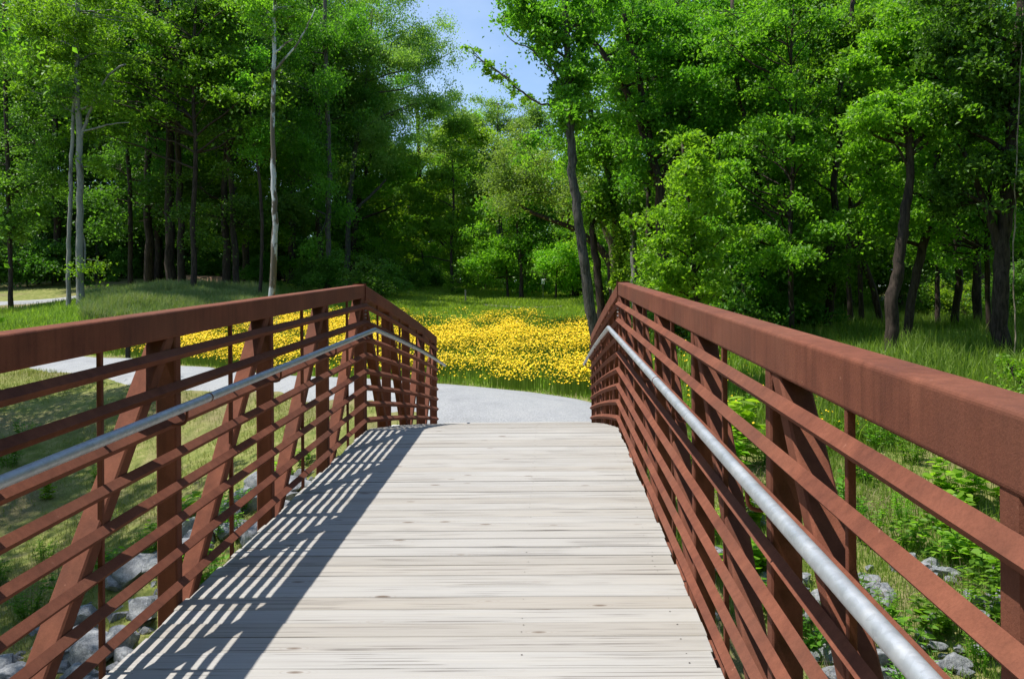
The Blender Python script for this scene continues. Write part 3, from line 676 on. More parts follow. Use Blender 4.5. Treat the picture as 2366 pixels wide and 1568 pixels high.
hero("dark limb arching far to the left across the middle of the wood", 36, [(1425, 700), (1408, 600), (1370, 560), (1320, 525), (1260, 505), (1215, 485), (1180, 460)], (24, 20, 15, 10, 6), [(1200, 440, 60, 40), (1240, 380, 70, 45), (1290, 440, 60, 40), (1170, 400, 40, 30)], BARK_D, LEAF_P, 38, 240, 60, .11, flat=.8)
# ---- right of the meadow
hero("tall grey trunk leaning slightly left at the right edge of the flowers", 25, [(1376, 800), (1368, 745), (1356, 670), (1348, 600), (1338, 540), (1326, 440), (1320, 330), (1314, 240), (1310, 130), (1304, 20), (1300, -80)], (27, 23, 20, 15, 11), [(1290, 70, 50, 50), (1255, 100, 32, 26), (1335, 170, 34, 34), (1300, 215, 22, 20), (1200, 35, 34, 24), (1215, -5, 50, 26), (1282, 150, 24, 22), (1360, 40, 50, 50), (1320, 265, 30, 22), (1250, 30, 40, 40)], BARK_G, LEAF, 40, 420, 46, .12, .38,
     forks=[([(1318, 262), (1280, 248), (1240, 236), (1205, 215), (1170, 182), (1135, 158), (1112, 140)], 0, (7, 5, 4, 2)), ([(1310, 215), (1265, 150), (1220, 110), (1190, 100), (1170, 88), (1165, 76)], 0, (6, 4, 3, 2))])
hero("leafy bough tip reaching alone into the sky gap", 25.2, [(1180, 190), (1150, 165), (1120, 146), (1095, 128)], (4, 3, 2), [(1093, 122, 17, 12), (1126, 144, 15, 11), (1142, 164, 15, 10), (1170, 168, 12, 8), (1185, 205, 14, 9), (1215, 222, 14, 8)], BARK_G, LEAF_Y, 41, 32, 34, .11, .22, trim=True, name="hanging_bough")
hero("dark trunk immediately behind the leaning grey trunk", 33, [(1392, 740), (1384, 660), (1372, 580), (1366, 520)], (22, 18, 14), [(1375, 480, 40, 40), (1410, 470, 40, 40)], BARK_D, LEAF, 42, 90, 55, .13)
hero("crooked dark trunk wrapped in climbing vine at its foot", 33, [(1436, 720), (1430, 640), (1424, 540), (1412, 430), (1396, 350), (1372, 280), (1350, 210), (1345, 120), (1330, 0)], (22, 16, 14, 11, 8), [(1350, 260, 50, 50), (1400, 230, 50, 50), (1390, 330, 50, 40), (1440, 320, 50, 50), (1430, 420, 40, 40), (1340, 350, 30, 30), (1355, 90, 50, 50)], BARK_D, LEAF, 43, 330, 52, .12)
hero("grey trunk right of the vine-wrapped one, standing behind the right railing crest", 35, [(1466, 700), (1464, 620), (1460, 520), (1453, 400), (1450, 250)], (17, 14, 10), [(1460, 300, 50, 60), (1480, 200, 60, 50), (1500, 380, 40, 50)], BARK_P, LEAF, 44, 210, 52, .12)
hero("massive dark tree with a limb arching left over the sky gap", 28, [(1545, 800), (1532, 640), (1528, 520), (1518, 400), (1495, 330), (1470, 265), (1440, 200), (1405, 140), (1375, 100), (1330, 60), (1280, 20), (1180, -8)], (34, 28, 24, 18, 14, 10, 7), [(1400, 30, 70, 60), (1470, 100, 70, 60), (1530, 30, 80, 60), (1440, 160, 60, 45), (1530, 180, 70, 60), (1600, 110, 80, 70), (1510, 270, 60, 50), (1450, 240, 45, 40), (1590, 250, 70, 60), (1320, 20, 50, 30), (1210, 10, 45, 22), (1490, 390, 45, 50), (1560, 330, 50, 50)], BARK_D, LEAF, 45, 720, 50, .125, .5, flat=.35,
     forks=[([(1500, 340), (1490, 250), (1480, 180), (1455, 100), (1440, 30), (1420, -40)], 0, (16, 14, 11)), ([(1520, 420), (1580, 330), (1600, 230), (1610, 130), (1640, 0)], 0, (13, 10, 8))])
hero("sunlit box elder sapling with bright layered leaves over the right railing", 19.5, [(1612, 860), (1606, 700), (1600, 560), (1585, 430), (1575, 330)], (12, 10, 6), [(1575, 325, 28, 14), (1555, 380, 45, 16), (1615, 400, 50, 16), (1580, 445, 60, 18), (1650, 470, 45, 14), (1540, 500, 48, 16), (1610, 530, 60, 16), (1680, 540, 35, 12), (1550, 570, 60, 16), (1630, 595, 55, 14), (1515, 610, 30, 12), (1580, 630, 55, 14), (1650, 650, 40, 12), (1535, 655, 38, 12), (1600, 675, 45, 12)], BARK_D, LEAF_Y, 46, 400, 40, .105, .32, flat=.3, sub=4)
hero("leafy tree filling the space right of the bright box elder", 27, [(1750, 780), (1758, 640), (1762, 500), (1740, 350), (1700, 200), (1690, 0)], (13, 12, 10, 8), [(1680, 60, 80, 60), (1740, 160, 80, 60), (1660, 220, 70, 60), (1790, 60, 80, 70), (1700, 330, 70, 50), (1780, 280, 60, 60), (1660, 430, 55, 55), (1730, 450, 60, 50), (1690, 540, 60, 45), (1680, 640, 60, 50), (1780, 560, 50, 50)], BARK_D, LEAF, 47, 720, 50, .125, .5, flat=.3)
hero("crooked brown trunk bending above a leafy fork right of centre in the woods", 27, [(1908, 800), (1916, 700), (1925, 640), (1900, 615), (1912, 575), (1936, 545), (1930, 480), (1922, 430), (1932, 370), (1942, 310), (1930, 240), (1960, 120), (1970, 0)], (22, 18, 14, 12, 9), [(1900, 150, 80, 70), (1980, 60, 90, 70), (1880, 280, 60, 60), (1970, 210, 60, 50), (1850, 400, 50, 50), (1890, 500, 40, 35), (1880, 640, 60, 40), (1830, 620, 50, 45), (1960, 600, 35, 25), (1860, 30, 60, 60)], BARK_D, LEAF, 48, 560, 48, .12, .45, flat=.3)
hero("flat-topped spray of bright yellow-green leaves on a dark upright trunk", 21, [(2062, 800), (2058, 700), (2072, 620), (2090, 520), (2102, 400), (2100, 330), (2098, 300)], (33, 29, 25, 20, 17), [(1975, 285, 50, 16), (2020, 262, 55, 18), (2075, 245, 55, 20), (2130, 262, 60, 18), (2180, 290, 50, 16), (2110, 300, 60, 14), (2050, 300, 50, 12), (2090, 215, 40, 14), (2150, 320, 40, 10)], BARK_D, LEAF_Y, 49, 260, 34, .11, .34, flat=.3, forks=[([(2096, 380), (2060, 320), (2010, 285), (1975, 280)], 0, (7, 5, 3)), ([(2098, 360), (2130, 310), (2175, 292), (2200, 295)], 0, (7, 5, 3)), ([(2098, 330), (2090, 260), (2075, 215)], 0, (8, 5, 3))])
hero("dark leaning trunk crossing behind the trunk with the bright flat-topped leaves", 23.5, [(2086, 800), (2104, 680), (2130, 580), (2150, 480), (2165, 380), (2180, 250), (2200, 80)], (22, 19, 15, 11), [(2180, 120, 90, 70), (2100, 60, 90, 60), (2060, 150, 70, 45), (2230, 200, 70, 60), (2140, 400, 60, 50), (2210, 330, 60, 50), (2000, 400, 50, 50), (2060, 480, 50, 40), (2020, 100, 60, 60), (2000, 500, 45, 40)], BARK_D, LEAF_Y, 50, 700, 46, .12, .45, flat=.3)
hero("stout dark forked trunk near the right edge of the photo", 21, [(2312, 850), (2308, 700), (2312, 600), (2322, 500), (2330, 400), (2335, 280), (2345, 120), (2360, -40)], (40, 34, 28, 22, 16), [(2260, 60, 80, 60), (2340, 120, 70, 60), (2220, 160, 70, 55), (2300, 240, 70, 50), (2370, 260, 60, 60), (2230, 300, 60, 40), (2330, 380, 60, 50), (2390, 420, 50, 60), (2220, 440, 50, 40), (2200, 20, 60, 50)], BARK_D, LEAF_K, 51, 700, 48, .12, .45, flat=.35,
     forks=[([(2312, 600), (2290, 510), (2262, 440), (2240, 390), (2215, 330)], 0, (24, 20, 14, 9))])
hero("mid-sized dark trunk left of the stout forked trunk", 30, [(2255, 770), (2256, 640), (2250, 520), (2240, 420), (2225, 300)], (20, 17, 12), [(2250, 450, 60, 60), (2200, 530, 50, 40), (2280, 560, 40, 40)], BARK_D, LEAF, 52, 240, 55, .13)
hero("thin dark trunk standing in the long grass of the right woods", 33, [(2166, 740), (2164, 650), (2168, 560), (2160, 440)], (12, 10, 8), [(2150, 450, 50, 50), (2180, 540, 40, 35)], BARK_D, LEAF, 53, 160, 55, .13)
hero("pair-mate dark trunk leaning right far behind the bright flat-topped leaves", 34, [(2040, 700), (2010, 640), (1970, 560), (1900, 500), (1840, 440)], (15, 13, 9), [(1850, 420, 50, 40), (1900, 450, 50, 40)], BARK_D, LEAF, 54, 150, 55, .13)
hero("slim dark trunk between the box elder and the leafy tree right of it", 29, [(1665, 760), (1655, 600), (1640, 450), (1612, 330), (1600, 200), (1612, 60), (1600, -40)], (13, 12, 10, 8), [(1640, 300, 60, 30), (1580, 180, 60, 30), (1650, 120, 60, 30), (1620, 20, 60, 40)], BARK_D, LEAF, 61, 170, 46, .12, .45, flat=.3)
hero("slender dark trunk forking high up right of the box elder", 31, [(1815, 760), (1808, 640), (1796, 520), (1770, 400), (1745, 260), (1738, 120), (1745, -30)], (14, 12, 10, 8), [(1800, 200, 60, 30), (1700, 110, 60, 30), (1770, 30, 60, 40)], BARK_D, LEAF, 62, 130, 46, .12, .45, flat=.3, forks=[([(1772, 400), (1800, 330), (1830, 260), (1840, 160)], 0, (8, 6, 4))])
hero("tall thin dark trunk behind the crooked brown trunk", 34, [(1990, 760), (1985, 600), (1990, 440), (2002, 300), (2010, 150), (2000, -20)], (12, 10, 8), [(2030, 180, 60, 30), (1980, 60, 60, 40)], BARK_D, LEAF_K, 63, 110, 50, .13, .45, flat=.3)
hero("bent dark trunk leaning right just in from the photo's right edge", 28, [(2200, 790), (2215, 650), (2205, 500), (2190, 380), (2150, 240), (2100, 130), (2050, 30)], (18, 16, 13, 10, 7), [(2120, 110, 60, 30), (2180, 240, 50, 30), (2060, 60, 60, 30)], BARK_D, LEAF, 64, 140, 48, .12, .45, flat=.3)
_r = np.random.default_rng(88)
for q, (x0, x1, y0, y1, d_, tx, lm, lab) in enumerate([
    (1640, 1900, -20, 600, 25, 1830, LEAF, "tall tree with open layered sprays in front of the slim dark trunks"),
    (1880, 2120, -20, 480, 30, 1965, LEAF_Y, "tall bright tree with tiered sprays filling the middle of the right woods"),
    (2080, 2380, -20, 600, 26, 2285, LEAF, "tall tree with open tiers of leaves left of the stout forked trunk"),
    (1420, 1640, -20, 560, 31, 1500, LEAF, "tall layered tree behind the massive dark leaning tree"),
    (200, 620, -20, 330, 44, 450, LEAF, "tall layered tree with sunlit tiers in the left woods"),
    (880, 1120, 300, 660, 66, 965, LEAF_Y, "sunlit layered tree at the far left corner of the meadow"),
    (1180, 1400, 300, 660, 55, 1330, LEAF, "layered green tree at the far right corner of the meadow")]):
    n_ = int((x1-x0)*(y1-y0)/3400)
    lbs = [(_r.uniform(x0, x1), _r.uniform(y0, y1), _r.uniform(26, 52), _r.uniform(8, 15), d_+_r.uniform(-1.6, 1.6)) for _ in range(n_)]
    hero(lab, d_, [(tx, 760 if d_ < 40 else 690), (tx-8, 560), (tx+4, 380), (tx-6, 200), (tx+3, y0)], (13, 11, 8, 5), lbs, BARK_D, lm, 90+q, n_*13, 44, .0047*d_, .018*d_, flat=.3, sub=2, twigs=90)
# climbing vine on the trunk foot, hanging vine, dead snag
def at_base(px, py, d, zoff=0):
    x, y, z = P(px, py, d); return np.array([x, y, H1(x, y)+zoff])
rng = np.random.default_rng(77)
lb = [(*P(1430+6*math.sin(k*1.3), 540+k*22, 32.3), .28, .25, .34) for k in range(6)] + [(*P(1425, 640, 32.2), .4, .35, .3)]
b_ = np.array(P(1430, 640, 32.3)); b_[2] = H1(b_[0], b_[1]); lb = [tuple(np.array(q[:3])-b_)+tuple(q[3:]) for q in lb]
e = empty("climbing_vine", tuple(b_), "leafy green vine climbing the foot of the crooked dark trunk", "vine")
cm, cc = crown_mesh("foliage", rng, lb, 60, 40, .25, .12, LEAF_Y, flat=.9); obj("foliage", cm, e)
mb = MB(); mb.tube(resample([(0, 0, -.1), (.05, 0, .9), (-.05, 0, 2.), (.02, .0, 3.)], 14), .02, 5); mb.build("stem", BARK_T, e)
mb = MB(); q = np.array([P(x, y, 20.2) for x, y in [(2363, -60), (2360, 100), (2352, 260), (2346, 400), (2344, 520), (2338, 600), (2342, 700)]]+[tuple(at_base(2345, 760, 20.2, -.05))]); q = resample(q, 30)+rng.normal(0, .012, (30, 3))
mb.tube(q, np.linspace(.014, .02, 30), 6); tag(mb.build("hanging_vine", BARK_T, None, True), "thin bare vine hanging in front of the stout forked trunk at the right edge", "vine")
q = at_base(1428, 640, 34.5, -.2); mb = MB(); T_ = np.array([tuple(q)]+[P(x, y, 34.5) for x, y in [(1420, 600), (1406, 548), (1385, 508), (1366, 470), (1351, 442)]]); T_ = resample(T_, 16)
mb.tube(T_, np.linspace(.22, .07, 16), 10, rough=.12, rng=rng); mb.tube(resample([P(1398, 530, 34.5), P(1396, 505, 34.5), P(1390, 490, 34.5)], 5), np.linspace(.08, .03, 5), 6)
tag(mb.build("dead_snag", BARK_T, None, True), "broken tan dead stem leaning left beside the vine-wrapped trunk", "dead tree")

# ---- shrubs
def shrub(px, d, key, label, group=None, s_=1.):
    x, y, z = P(px, 700, d); return put(key, x, y, label, group, s_, "shrub", "shrub")
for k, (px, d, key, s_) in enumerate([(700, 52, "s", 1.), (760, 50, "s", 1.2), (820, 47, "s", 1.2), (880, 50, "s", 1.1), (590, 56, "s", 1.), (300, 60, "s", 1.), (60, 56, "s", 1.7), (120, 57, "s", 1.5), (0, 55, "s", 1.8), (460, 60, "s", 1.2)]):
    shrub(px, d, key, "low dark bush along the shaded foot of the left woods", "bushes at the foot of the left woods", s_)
for k, (px, d, key, s_) in enumerate([(940, 62, "s", .9), (980, 63, "w", 1.2), (1010, 62, "s", 1.), (1080, 63, "s", 1.1), (1120, 62, "w", 1.3), (1230, 60, "s", 1.), (1310, 58, "w", 1.2), (1350, 56, "s", 1.1), (1250, 62, "s", 1.1), (1185, 62, "s", 1.), (1400, 46, "s", .9), (905, 56, "s", 1.2)]):
    shrub(px, d, key, "low bush where the meadow meets the far trees", "bushes along the far meadow edge", s_)
for k, (px, d, key, s_) in enumerate([(1520, 30, "s", 1.), (1570, 27, "s", 1.1), (1640, 25, "s", 1.2), (1700, 24, "s", 1.1), (1760, 27, "s", 1.2), (1830, 28, "s", 1.), (1850, 40, "u", .5), (1980, 42, "w", 1.4), (2150, 40, "s", 1.2), (2230, 38, "w", 1.2), (2300, 36, "s", 1.2), (1480, 33, "w", .9), (2400, 30, "u", .6), (2110, 42, "u", .6)]):
    shrub(px, d, key, "leafy bush in the undergrowth behind the right railing", "bushes behind the right railing", s_)
shrub(1043, 57, "w", "bright green upright bush by the small post at the back of the meadow", None, .8)
shrub(2352, 15.0, "w", "bright low bush showing above the right top rail at the photo edge", None, .95)
# shade trees out to the left of the view, over the grassy bank
for x, y, s_ in ((-12.6, 11.0, .85), (-15.0, 15.5, .9), (-10.5, 6.5, .75)):
    put("b", x, y, "tree standing left of the view that shades the grassy bank", "trees shading the left bank", s_)

# ---------------------------------------------------------------- meadow, flowers, bank grass
def blades(name, x, y, h, wd, mat, rng, lean=.35, patch=None, z=None):
    n = len(x); z = (G(x, y)-.02) if z is None else z
    az = rng.random(n)*6.283; ln = rng.normal(0, lean, n)*h; a2 = rng.random(n)*6.283
    dx, dy = np.cos(a2)*ln, np.sin(a2)*ln; wx, wy = np.cos(az)*wd, np.sin(az)*wd
    V = np.empty((n, 5, 3)); B = np.stack([x, y, z], 1); W = np.stack([wx, wy, 0*wx], 1)*.5
    M = B+np.stack([dx*.35, dy*.35, h*.55], 1); Tp = B+np.stack([dx, dy, h*np.sqrt(np.maximum(.15, 1-(ln/h)**2*.5))], 1)
    V[:, 0] = B-W; V[:, 1] = B+W; V[:, 2] = M+W*.8; V[:, 3] = M-W*.8; V[:, 4] = Tp
    i = np.arange(n)[:, None]*5
    r_ = np.clip(rng.random(n)*.6 + (.4*rng.random(n) if patch is None else .4*patch), 0, 1)
    return obj(name, mesh_np(name, V.reshape(-1, 3), [i+np.array([[0, 1, 2, 3]]), i+np.array([[3, 2, 4]])], mat, False, np.repeat(r_, 5)))
def scatter(rng, n, x0, x1, y0, y1, keep):
    x = rng.uniform(x0, x1, n); y = rng.uniform(y0, y1, n); k = keep(x, y) > rng.random(n); return x[k], y[k]
def onpath(x, y): return inpoly(x, y, PATHPOLY) | ((np.abs(x) < 1.35) & (y < 13.6))
def pathdist(x, y):
    """rough signed distance north of the path's far edge (positive = in the meadow)"""
    U = np.array(UPW2); yy = np.interp(x, U[:, 0], U[:, 1]); return y-yy
rng = np.random.default_rng(501)
pn = lambda x, y: vnoise(x, y, 2.2, 1)*.6+vnoise(x, y, .7, 2)*.4
# meadow behind the path
def far_lim(x, y): return (y < 62)
x, y = scatter(rng, 330000, -26, 12, 14.5, 62, lambda x, y: (pathdist(x, y) > .25)*np.clip(26/y, .25, 1)*np.clip(pathdist(x, y)*1.2, .35, 1))
h = (.07+.27*np.clip((pathdist(x, y)-.6)/3.2, 0, 1))*rng.uniform(.5, 1.25, len(x))*(.75+.5*pn(x, y))*np.clip((47-y)/8, .35, 1)
tag(blades("meadow_grass", x, y, h, .012+.0006*y, GRASS, rng, .35, pn(x, y)), kind="stuff")
# yellow flowers
def fl_keep(x, y):
    pd = pathdist(x, y); a = vnoise(x, y, 3.4, 5)*.55+vnoise(x, y, 1.1, 6)*.45
    px, py, d = proj(x, y, G(x, y)+.35)
    edge = np.clip((pd-.35)/1.1, 0, 1)**.5*np.clip((47-y)/4, 0, 1)
    lim = np.where(px > 1000, 726, np.where(px > 800, 722, 782-.09*px))+(vnoise(x, y, 1.5, 11)-.5)*16; edge = edge*np.clip((py-lim)/14, 0, 1)
    hole = np.exp(-(((px-1255)/55)**2+((py-862)/28)**2))*.9 + np.exp(-(((px-1290)/60)**2+((py-790)/12)**2))*.5
    thin = np.where(px > 1400, .04, 1)*np.clip((px-150)/250, .3, 1)
    return edge*np.clip((a-.31)*4.2, .09, 1)*(1-np.clip(hole, 0, 1))*thin
x, y = scatter(rng, 330000, -20, 6.5, 15, 47, fl_keep)
n = len(x); NP = 8
z = G(x, y)+rng.uniform(.34, .62, n)*np.clip(.5+pathdist(x, y)*.35, .5, 1)
rd = rng.uniform(.013, .025, n)*(1+.010*y)
nv = np.stack([rng.normal(-.15, .35, n), rng.normal(-.35, .4, n), rng.uniform(.6, 1.1, n)], 1); nv /= np.linalg.norm(nv, axis=1)[:, None]
ux = np.cross(nv, [0, 1, 0]); ux /= np.linalg.norm(ux, axis=1)[:, None]; uy = np.cross(nv, ux)
ctr = np.stack([x, y, z], 1); ang = np.arange(2*NP)*math.pi/NP
rad = np.where(np.arange(2*NP) % 2 == 0, 1.0, .62)
V = np.empty((n, 2*NP+1, 3)); V[:, 0] = ctr-nv*rd[:, None]*.12
for k in range(2*NP): V[:, k+1] = ctr+(ux*math.cos(ang[k])+uy*math.sin(ang[k]))*rd[:, None]*rad[k]+nv*rd[:, None]*(.12 if k % 2 == 0 else .0)
i = np.arange(n)[:, None]*(2*NP+1)
F = np.concatenate([i+np.array([[0, k+1, (k+1) % (2*NP)+1]]) for k in range(2*NP)])
tag(obj("yellow_flowers", mesh_np("yellow_flowers", V.reshape(-1, 3), [F], YELLOW, False, np.repeat(rng.random(n), 2*NP+1))), kind="stuff")
# stalks reaching the flower heads
V = np.empty((n, 4, 3)); bz = G(x, y)
for q, (a, b) in enumerate(((-.003, 0), (.003, 0), (.002, 1), (-.002, 1))):
    V[:, q] = np.stack([x+a*2, y, bz*(1-b)+(z-.01)*b], 1)
tag(obj("flower_stalks", mesh_np("flower_stalks", V.reshape(-1, 3), [np.arange(4*n).reshape(n, 4)], GRASS, False, np.repeat(rng.random(n), 4))), kind="stuff")
# tall pale seeding grass on the mound at left, long grass in the right woods and shaded verge
def mound(x, y):
    px, py, d = proj(x, y, G(x, y)); return ((px > 190) & (px < 640) & (d > 33) & (d < 47)).astype(float)*(.4+.6*pn(x, y))
x, y = scatter(rng, 330000, -34, -10, 32, 48, mound)
tag(blades("tall_seeding_grass", x, y, rng.uniform(.35, .75, len(x))*(.5+1.*pn(x, y)), .03, GRASS_P, rng, .45, pn(x, y)), kind="stuff")
x, y = scatter(rng, 120000, -48, -14, 26, 52, lambda x, y: (pathdist(x, y) > .3)*(mound(x, y) < .01)*(~((proj(x, y, G(x, y))[0] < 230) & (proj(x, y, G(x, y))[2] > 44)))*.8)
tag(blades("shaded_verge_grass", x, y, rng.uniform(.2, .45, len(x)), .03, GRASS, rng, .4), kind="stuff")
x, y = scatter(rng, 200000, 5, 32, 15, 46, lambda x, y: np.clip(.35+(pn(x, y)-.4)*2, .1, 1))
tag(blades("woodland_grass", x, y, rng.uniform(.25, .75, len(x))*(.5+pn(x, y)), .026, GRASS, rng, .4, pn(x, y)), kind="stuff")
x, y = scatter(rng, 140000, -12, 14, 40, 70, lambda x, y: np.clip(.3+pn(x, y), 0, 1))
GRASS_L = mat_leaf("sunny_short_grass", (.20, .31, .035), (.29, .42, .05), (.38, .50, .10), .5, .0, .6)  # lighter copy of the meadow grass, sunlight on the far strip put into its colour
tag(blades("far_meadow_grass", x, y, rng.uniform(.08, .30, len(x)), .06, GRASS_L, rng, .35, pn(x, y)), kind="stuff")
# short dry grass on the banks
def bank(x, y):
    p = ~onpath(x, y); return p*np.clip(.15+1.3*(vnoise(x, y, 1.7, 3)-.25)+.35*(x > 0), .06, 1)*((y > 9.) | (np.abs(x) > 3))
x, y = scatter(rng, 330000, -24, -1.5, 7.5, 26, bank)
tag(blades("short_bank_grass", x, y, rng.uniform(.03, .13, len(x))*(.6+pn(x, y)), .009, GRASS_S, rng, .6, vnoise(x, y, 1.7, 3)), kind="stuff")
x, y = scatter(rng, 230000, 1.5, 16, 6, 20, bank)
tag(blades("weedy_bank_grass", x, y, rng.uniform(.06, .30, len(x))*(.4+pn(x, y)), .010, GRASS, rng, .5, vnoise(x, y, 1.7, 3)), kind="stuff")
x, y = scatter(rng, 16000, 1.5, 11, 5, 14, lambda x, y: (vnoise(x, y, .9, 8) > .55)*1.)
tag(blades("dead_straw", x, y, rng.uniform(.1, .35, len(x)), .006, STRAW, rng, 1.4), kind="stuff")
x, y = scatter(rng, 9000, -10, -1.5, 7, 14, lambda x, y: (vnoise(x, y, .9, 8) > .6)*1.)
tag(blades("dry_straw", x, y, rng.uniform(.1, .3, len(x)), .006, STRAW, rng, 1.4), kind="stuff")

# ---------------------------------------------------------------- rocks
import bmesh
from mathutils import noise as mn
def rock_mesh(seed):
    rg = random.Random(seed); bm = bmesh.new(); bmesh.ops.create_icosphere(bm, subdivisions=3, radius=1)
    pl = [Vector((rg.gauss(0, 1), rg.gauss(0, 1), rg.gauss(0, 1))).normalized() for _ in range(16)]; dl = [rg.uniform(.42, .82) for _ in pl]
    for v in bm.verts:
        c = v.co.copy()
        for p, d in zip(pl, dl):
            k = c.dot(p)
            if k > d: c -= p*(k-d)*.98
        c *= 1+.07*mn.noise(c*2.3+Vector((seed, 0, 0)))+.06*mn.noise(c*7+Vector((seed, 3, 0)))
        v.co = Vector((c.x*1.15, c.y*.9, c.z*.68))
    me = bpy.data.meshes.new("rock"); bm.to_mesh(me); bm.free(); me.materials.append(ROCK)
    me.polygons.foreach_set("use_smooth", np.full(len(me.polygons), False)); return me
RM = [rock_mesh(k) for k in range(8)]
def rock(px, d, r, label, group, seed, px_y=None):
    x, y, z = P(px, px_y or 1200, d); rg = random.Random(seed)
    o = obj("rock", RM[seed % 8]); o.location = (x, y, H1(x, y)+r*.12); o.rotation_euler = (rg.uniform(-.3, .3), rg.uniform(-.3, .3), rg.uniform(0, 6.28)); o.scale = (r*rg.uniform(.9, 1.3), r*rg.uniform(.8, 1.1), r*rg.uniform(.7, 1.05))
    tag(o, label, "rock", group)
rg = random.Random(9)
# left riprap runs from the far abutment down to the lower left corner
line = [(700, 12.9), (650, 12.8), (590, 12.5), (520, 12.2), (450, 11.9), (380, 11.3), (300, 10.9), (220, 10.4), (130, 10.0), (50, 9.7), (-30, 9.4), (-100, 9.2)]
k = 0
for (px, d) in line:
    for q in range(13):
        k += 1; rock(px+rg.uniform(-55, 55), d+rg.uniform(-1.5, .35), rg.choice([.07, .1, .13, .18, .25, .33, .38])*rg.uniform(.8, 1.2), "angular grey riprap rock on the creek bank seen through the left railing", "riprap rocks left of the bridge", k)
for px, d in [(1700, 12.4), (1690, 12.9), (1715, 11.8), (1745, 11.4), (1730, 10.9), (1790, 10.6), (1690, 11.2), (1760, 9.9), (1840, 10.), (1900, 9.0), (1930, 8.6), (1870, 9.4), (1980, 8.6), (2050, 9.6), (2110, 10.3), (2190, 10.2), (2010, 9.3), (2000, 10), (2240, 9.2), (2265, 9.4), (2130, 8.9), (2050, 8.2), (2120, 8.2), (2000, 8.0), (1900, 8.2), (1960, 9.3), (2290, 8.6), (2200, 8.4), (1660, 10.4), (1640, 9.8), (2330, 10.4)]:
    for q in range(6):
      k += 1; rock(px+rg.uniform(-35, 35)*(q > 0), d+rg.uniform(-.3, .3)*(q > 0), rg.uniform(.05, .2) if q else rg.uniform(.1, .2), "pale grey rock half buried in weeds below the right railing", "half-buried rocks right of the bridge", k)

# ---------------------------------------------------------------- weeds on the banks
def weed_mesh(seed, h, nst, leafn, lsize, mat, spread=.25, aspect=.5):
    rng = np.random.default_rng(seed); mb = MB(); pts = []; 
    for s_ in range(nst):
        a = rng.random()*6.28; r0 = rng.random()*spread*.4; top = np.array([math.cos(a)*spread*rng.uniform(.2, 1), math.sin(a)*spread*rng.uniform(.2, 1), h*rng.uniform(.6, 1.05)])
        b = np.array([math.cos(a)*r0, math.sin(a)*r0, -.05]); t = np.linspace(0, 1, 6)[:, None]; p = b*(1-t)+top*t; p[:, 2] += np.sin(t[:, 0]*3.14)*.05*h
        mb.tube(p, np.linspace(.006, .002, 6), 4, cap=False)
        for q in range(leafn):
            f = rng.uniform(.15, 1.); c = b*(1-f)+top*f; az = rng.random()*6.28; L_ = lsize*(.5+.7*(1-abs(f-.55)))
            pts.append((c[0]+math.cos(az)*L_*.5, c[1]+math.sin(az)*L_*.5, c[2]+rng.uniform(-.02, .04), az, L_))
    pts = np.array(pts); n = len(pts); V = np.empty((n, 6, 3)); c = pts[:, :3]; az = pts[:, 3]; L_ = pts[:, 4:5]
    up = rng.uniform(-.1, .6, n); t = np.stack([np.cos(az)*np.cos(up), np.sin(az)*np.cos(up), np.sin(up)], 1); b = np.stack([-np.sin(az), np.cos(az), rng.normal(0, .3, n)], 1); dn = np.array([0, 0, -1.])
    V[:, 0] = c-t*L_*.5; V[:, 1] = c-t*L_*.15+b*L_*aspect*.45; V[:, 2] = c+t*L_*.22+b*L_*aspect*.38+dn*L_*.04; V[:, 3] = c+t*L_*.5+dn*L_*.16; V[:, 4] = c+t*L_*.22-b*L_*aspect*.38+dn*L_*.04; V[:, 5] = c-t*L_*.15-b*L_*aspect*.45
    i = np.arange(n)[:, None]*6
    return mb.mesh("stem", mat), mesh_np("leaves", V.reshape(-1, 3), [i+np.array([[0, 1, 2, 3]]), i+np.array([[0, 3, 4, 5]])], mat, False, np.repeat(rng.random(n), 6))
WD = {"tall": weed_mesh(1, 1.25, 4, 22, .26, LEAF_Y, .3, .5), "broad": weed_mesh(2, .5, 8, 9, .20, LEAF_Y, .45, .75), "fine": weed_mesh(3, .55, 14, 26, .07, LEAF, .35, .3), "herb": weed_mesh(4, .42, 9, 12, .11, LEAF, .3, .55), "vine": weed_mesh(5, .7, 14, 12, .17, LEAF_Y, .6, .85), "fern": weed_mesh(6, .55, 10, 60, .05, LEAF_Y, .3, .2)}
def weed(px, d, key, label, group=None, s_=1., py=1100):
    x, y, z = P(px, py, d); e = empty("weed" if key != "vine" else "vine_clump", (x, y, H1(x, y)), label, "weed" if key != "vine" else "vine", group); e.scale = (s_,)*3; e.rotation_euler[2] = rg.uniform(0, 6.28)
    obj("stem", WD[key][0], e); obj("leaves", WD[key][1], e); return e
weed(1705, 13.4, "tall", "tall weed with large bright leaves standing between the right-hand posts", None, 1.15)
weed(1690, 12.7, "tall", "second, shorter large-leaved weed beside the tallest one right of the deck", None, .8)
weed(2205, 12.4, "vine", "broad-leaved vine clump near the right edge of the photo", None, 1.0)
weed(2180, 11.6, "vine", "smaller broad-leaved vine clump just below the bigger one at right", None, .8)
weed(2080, 11.7, "fern", "feathery bright green fern-like weed above the rocks at right", None, 1.0)
weed(440, 12.0, "broad", "broad-leaved weed beside the left post above the riprap", None, 1.2)
weed(105, 15.2, "tall", "upright grassy weed on the shaded part of the left bank", None, .45)
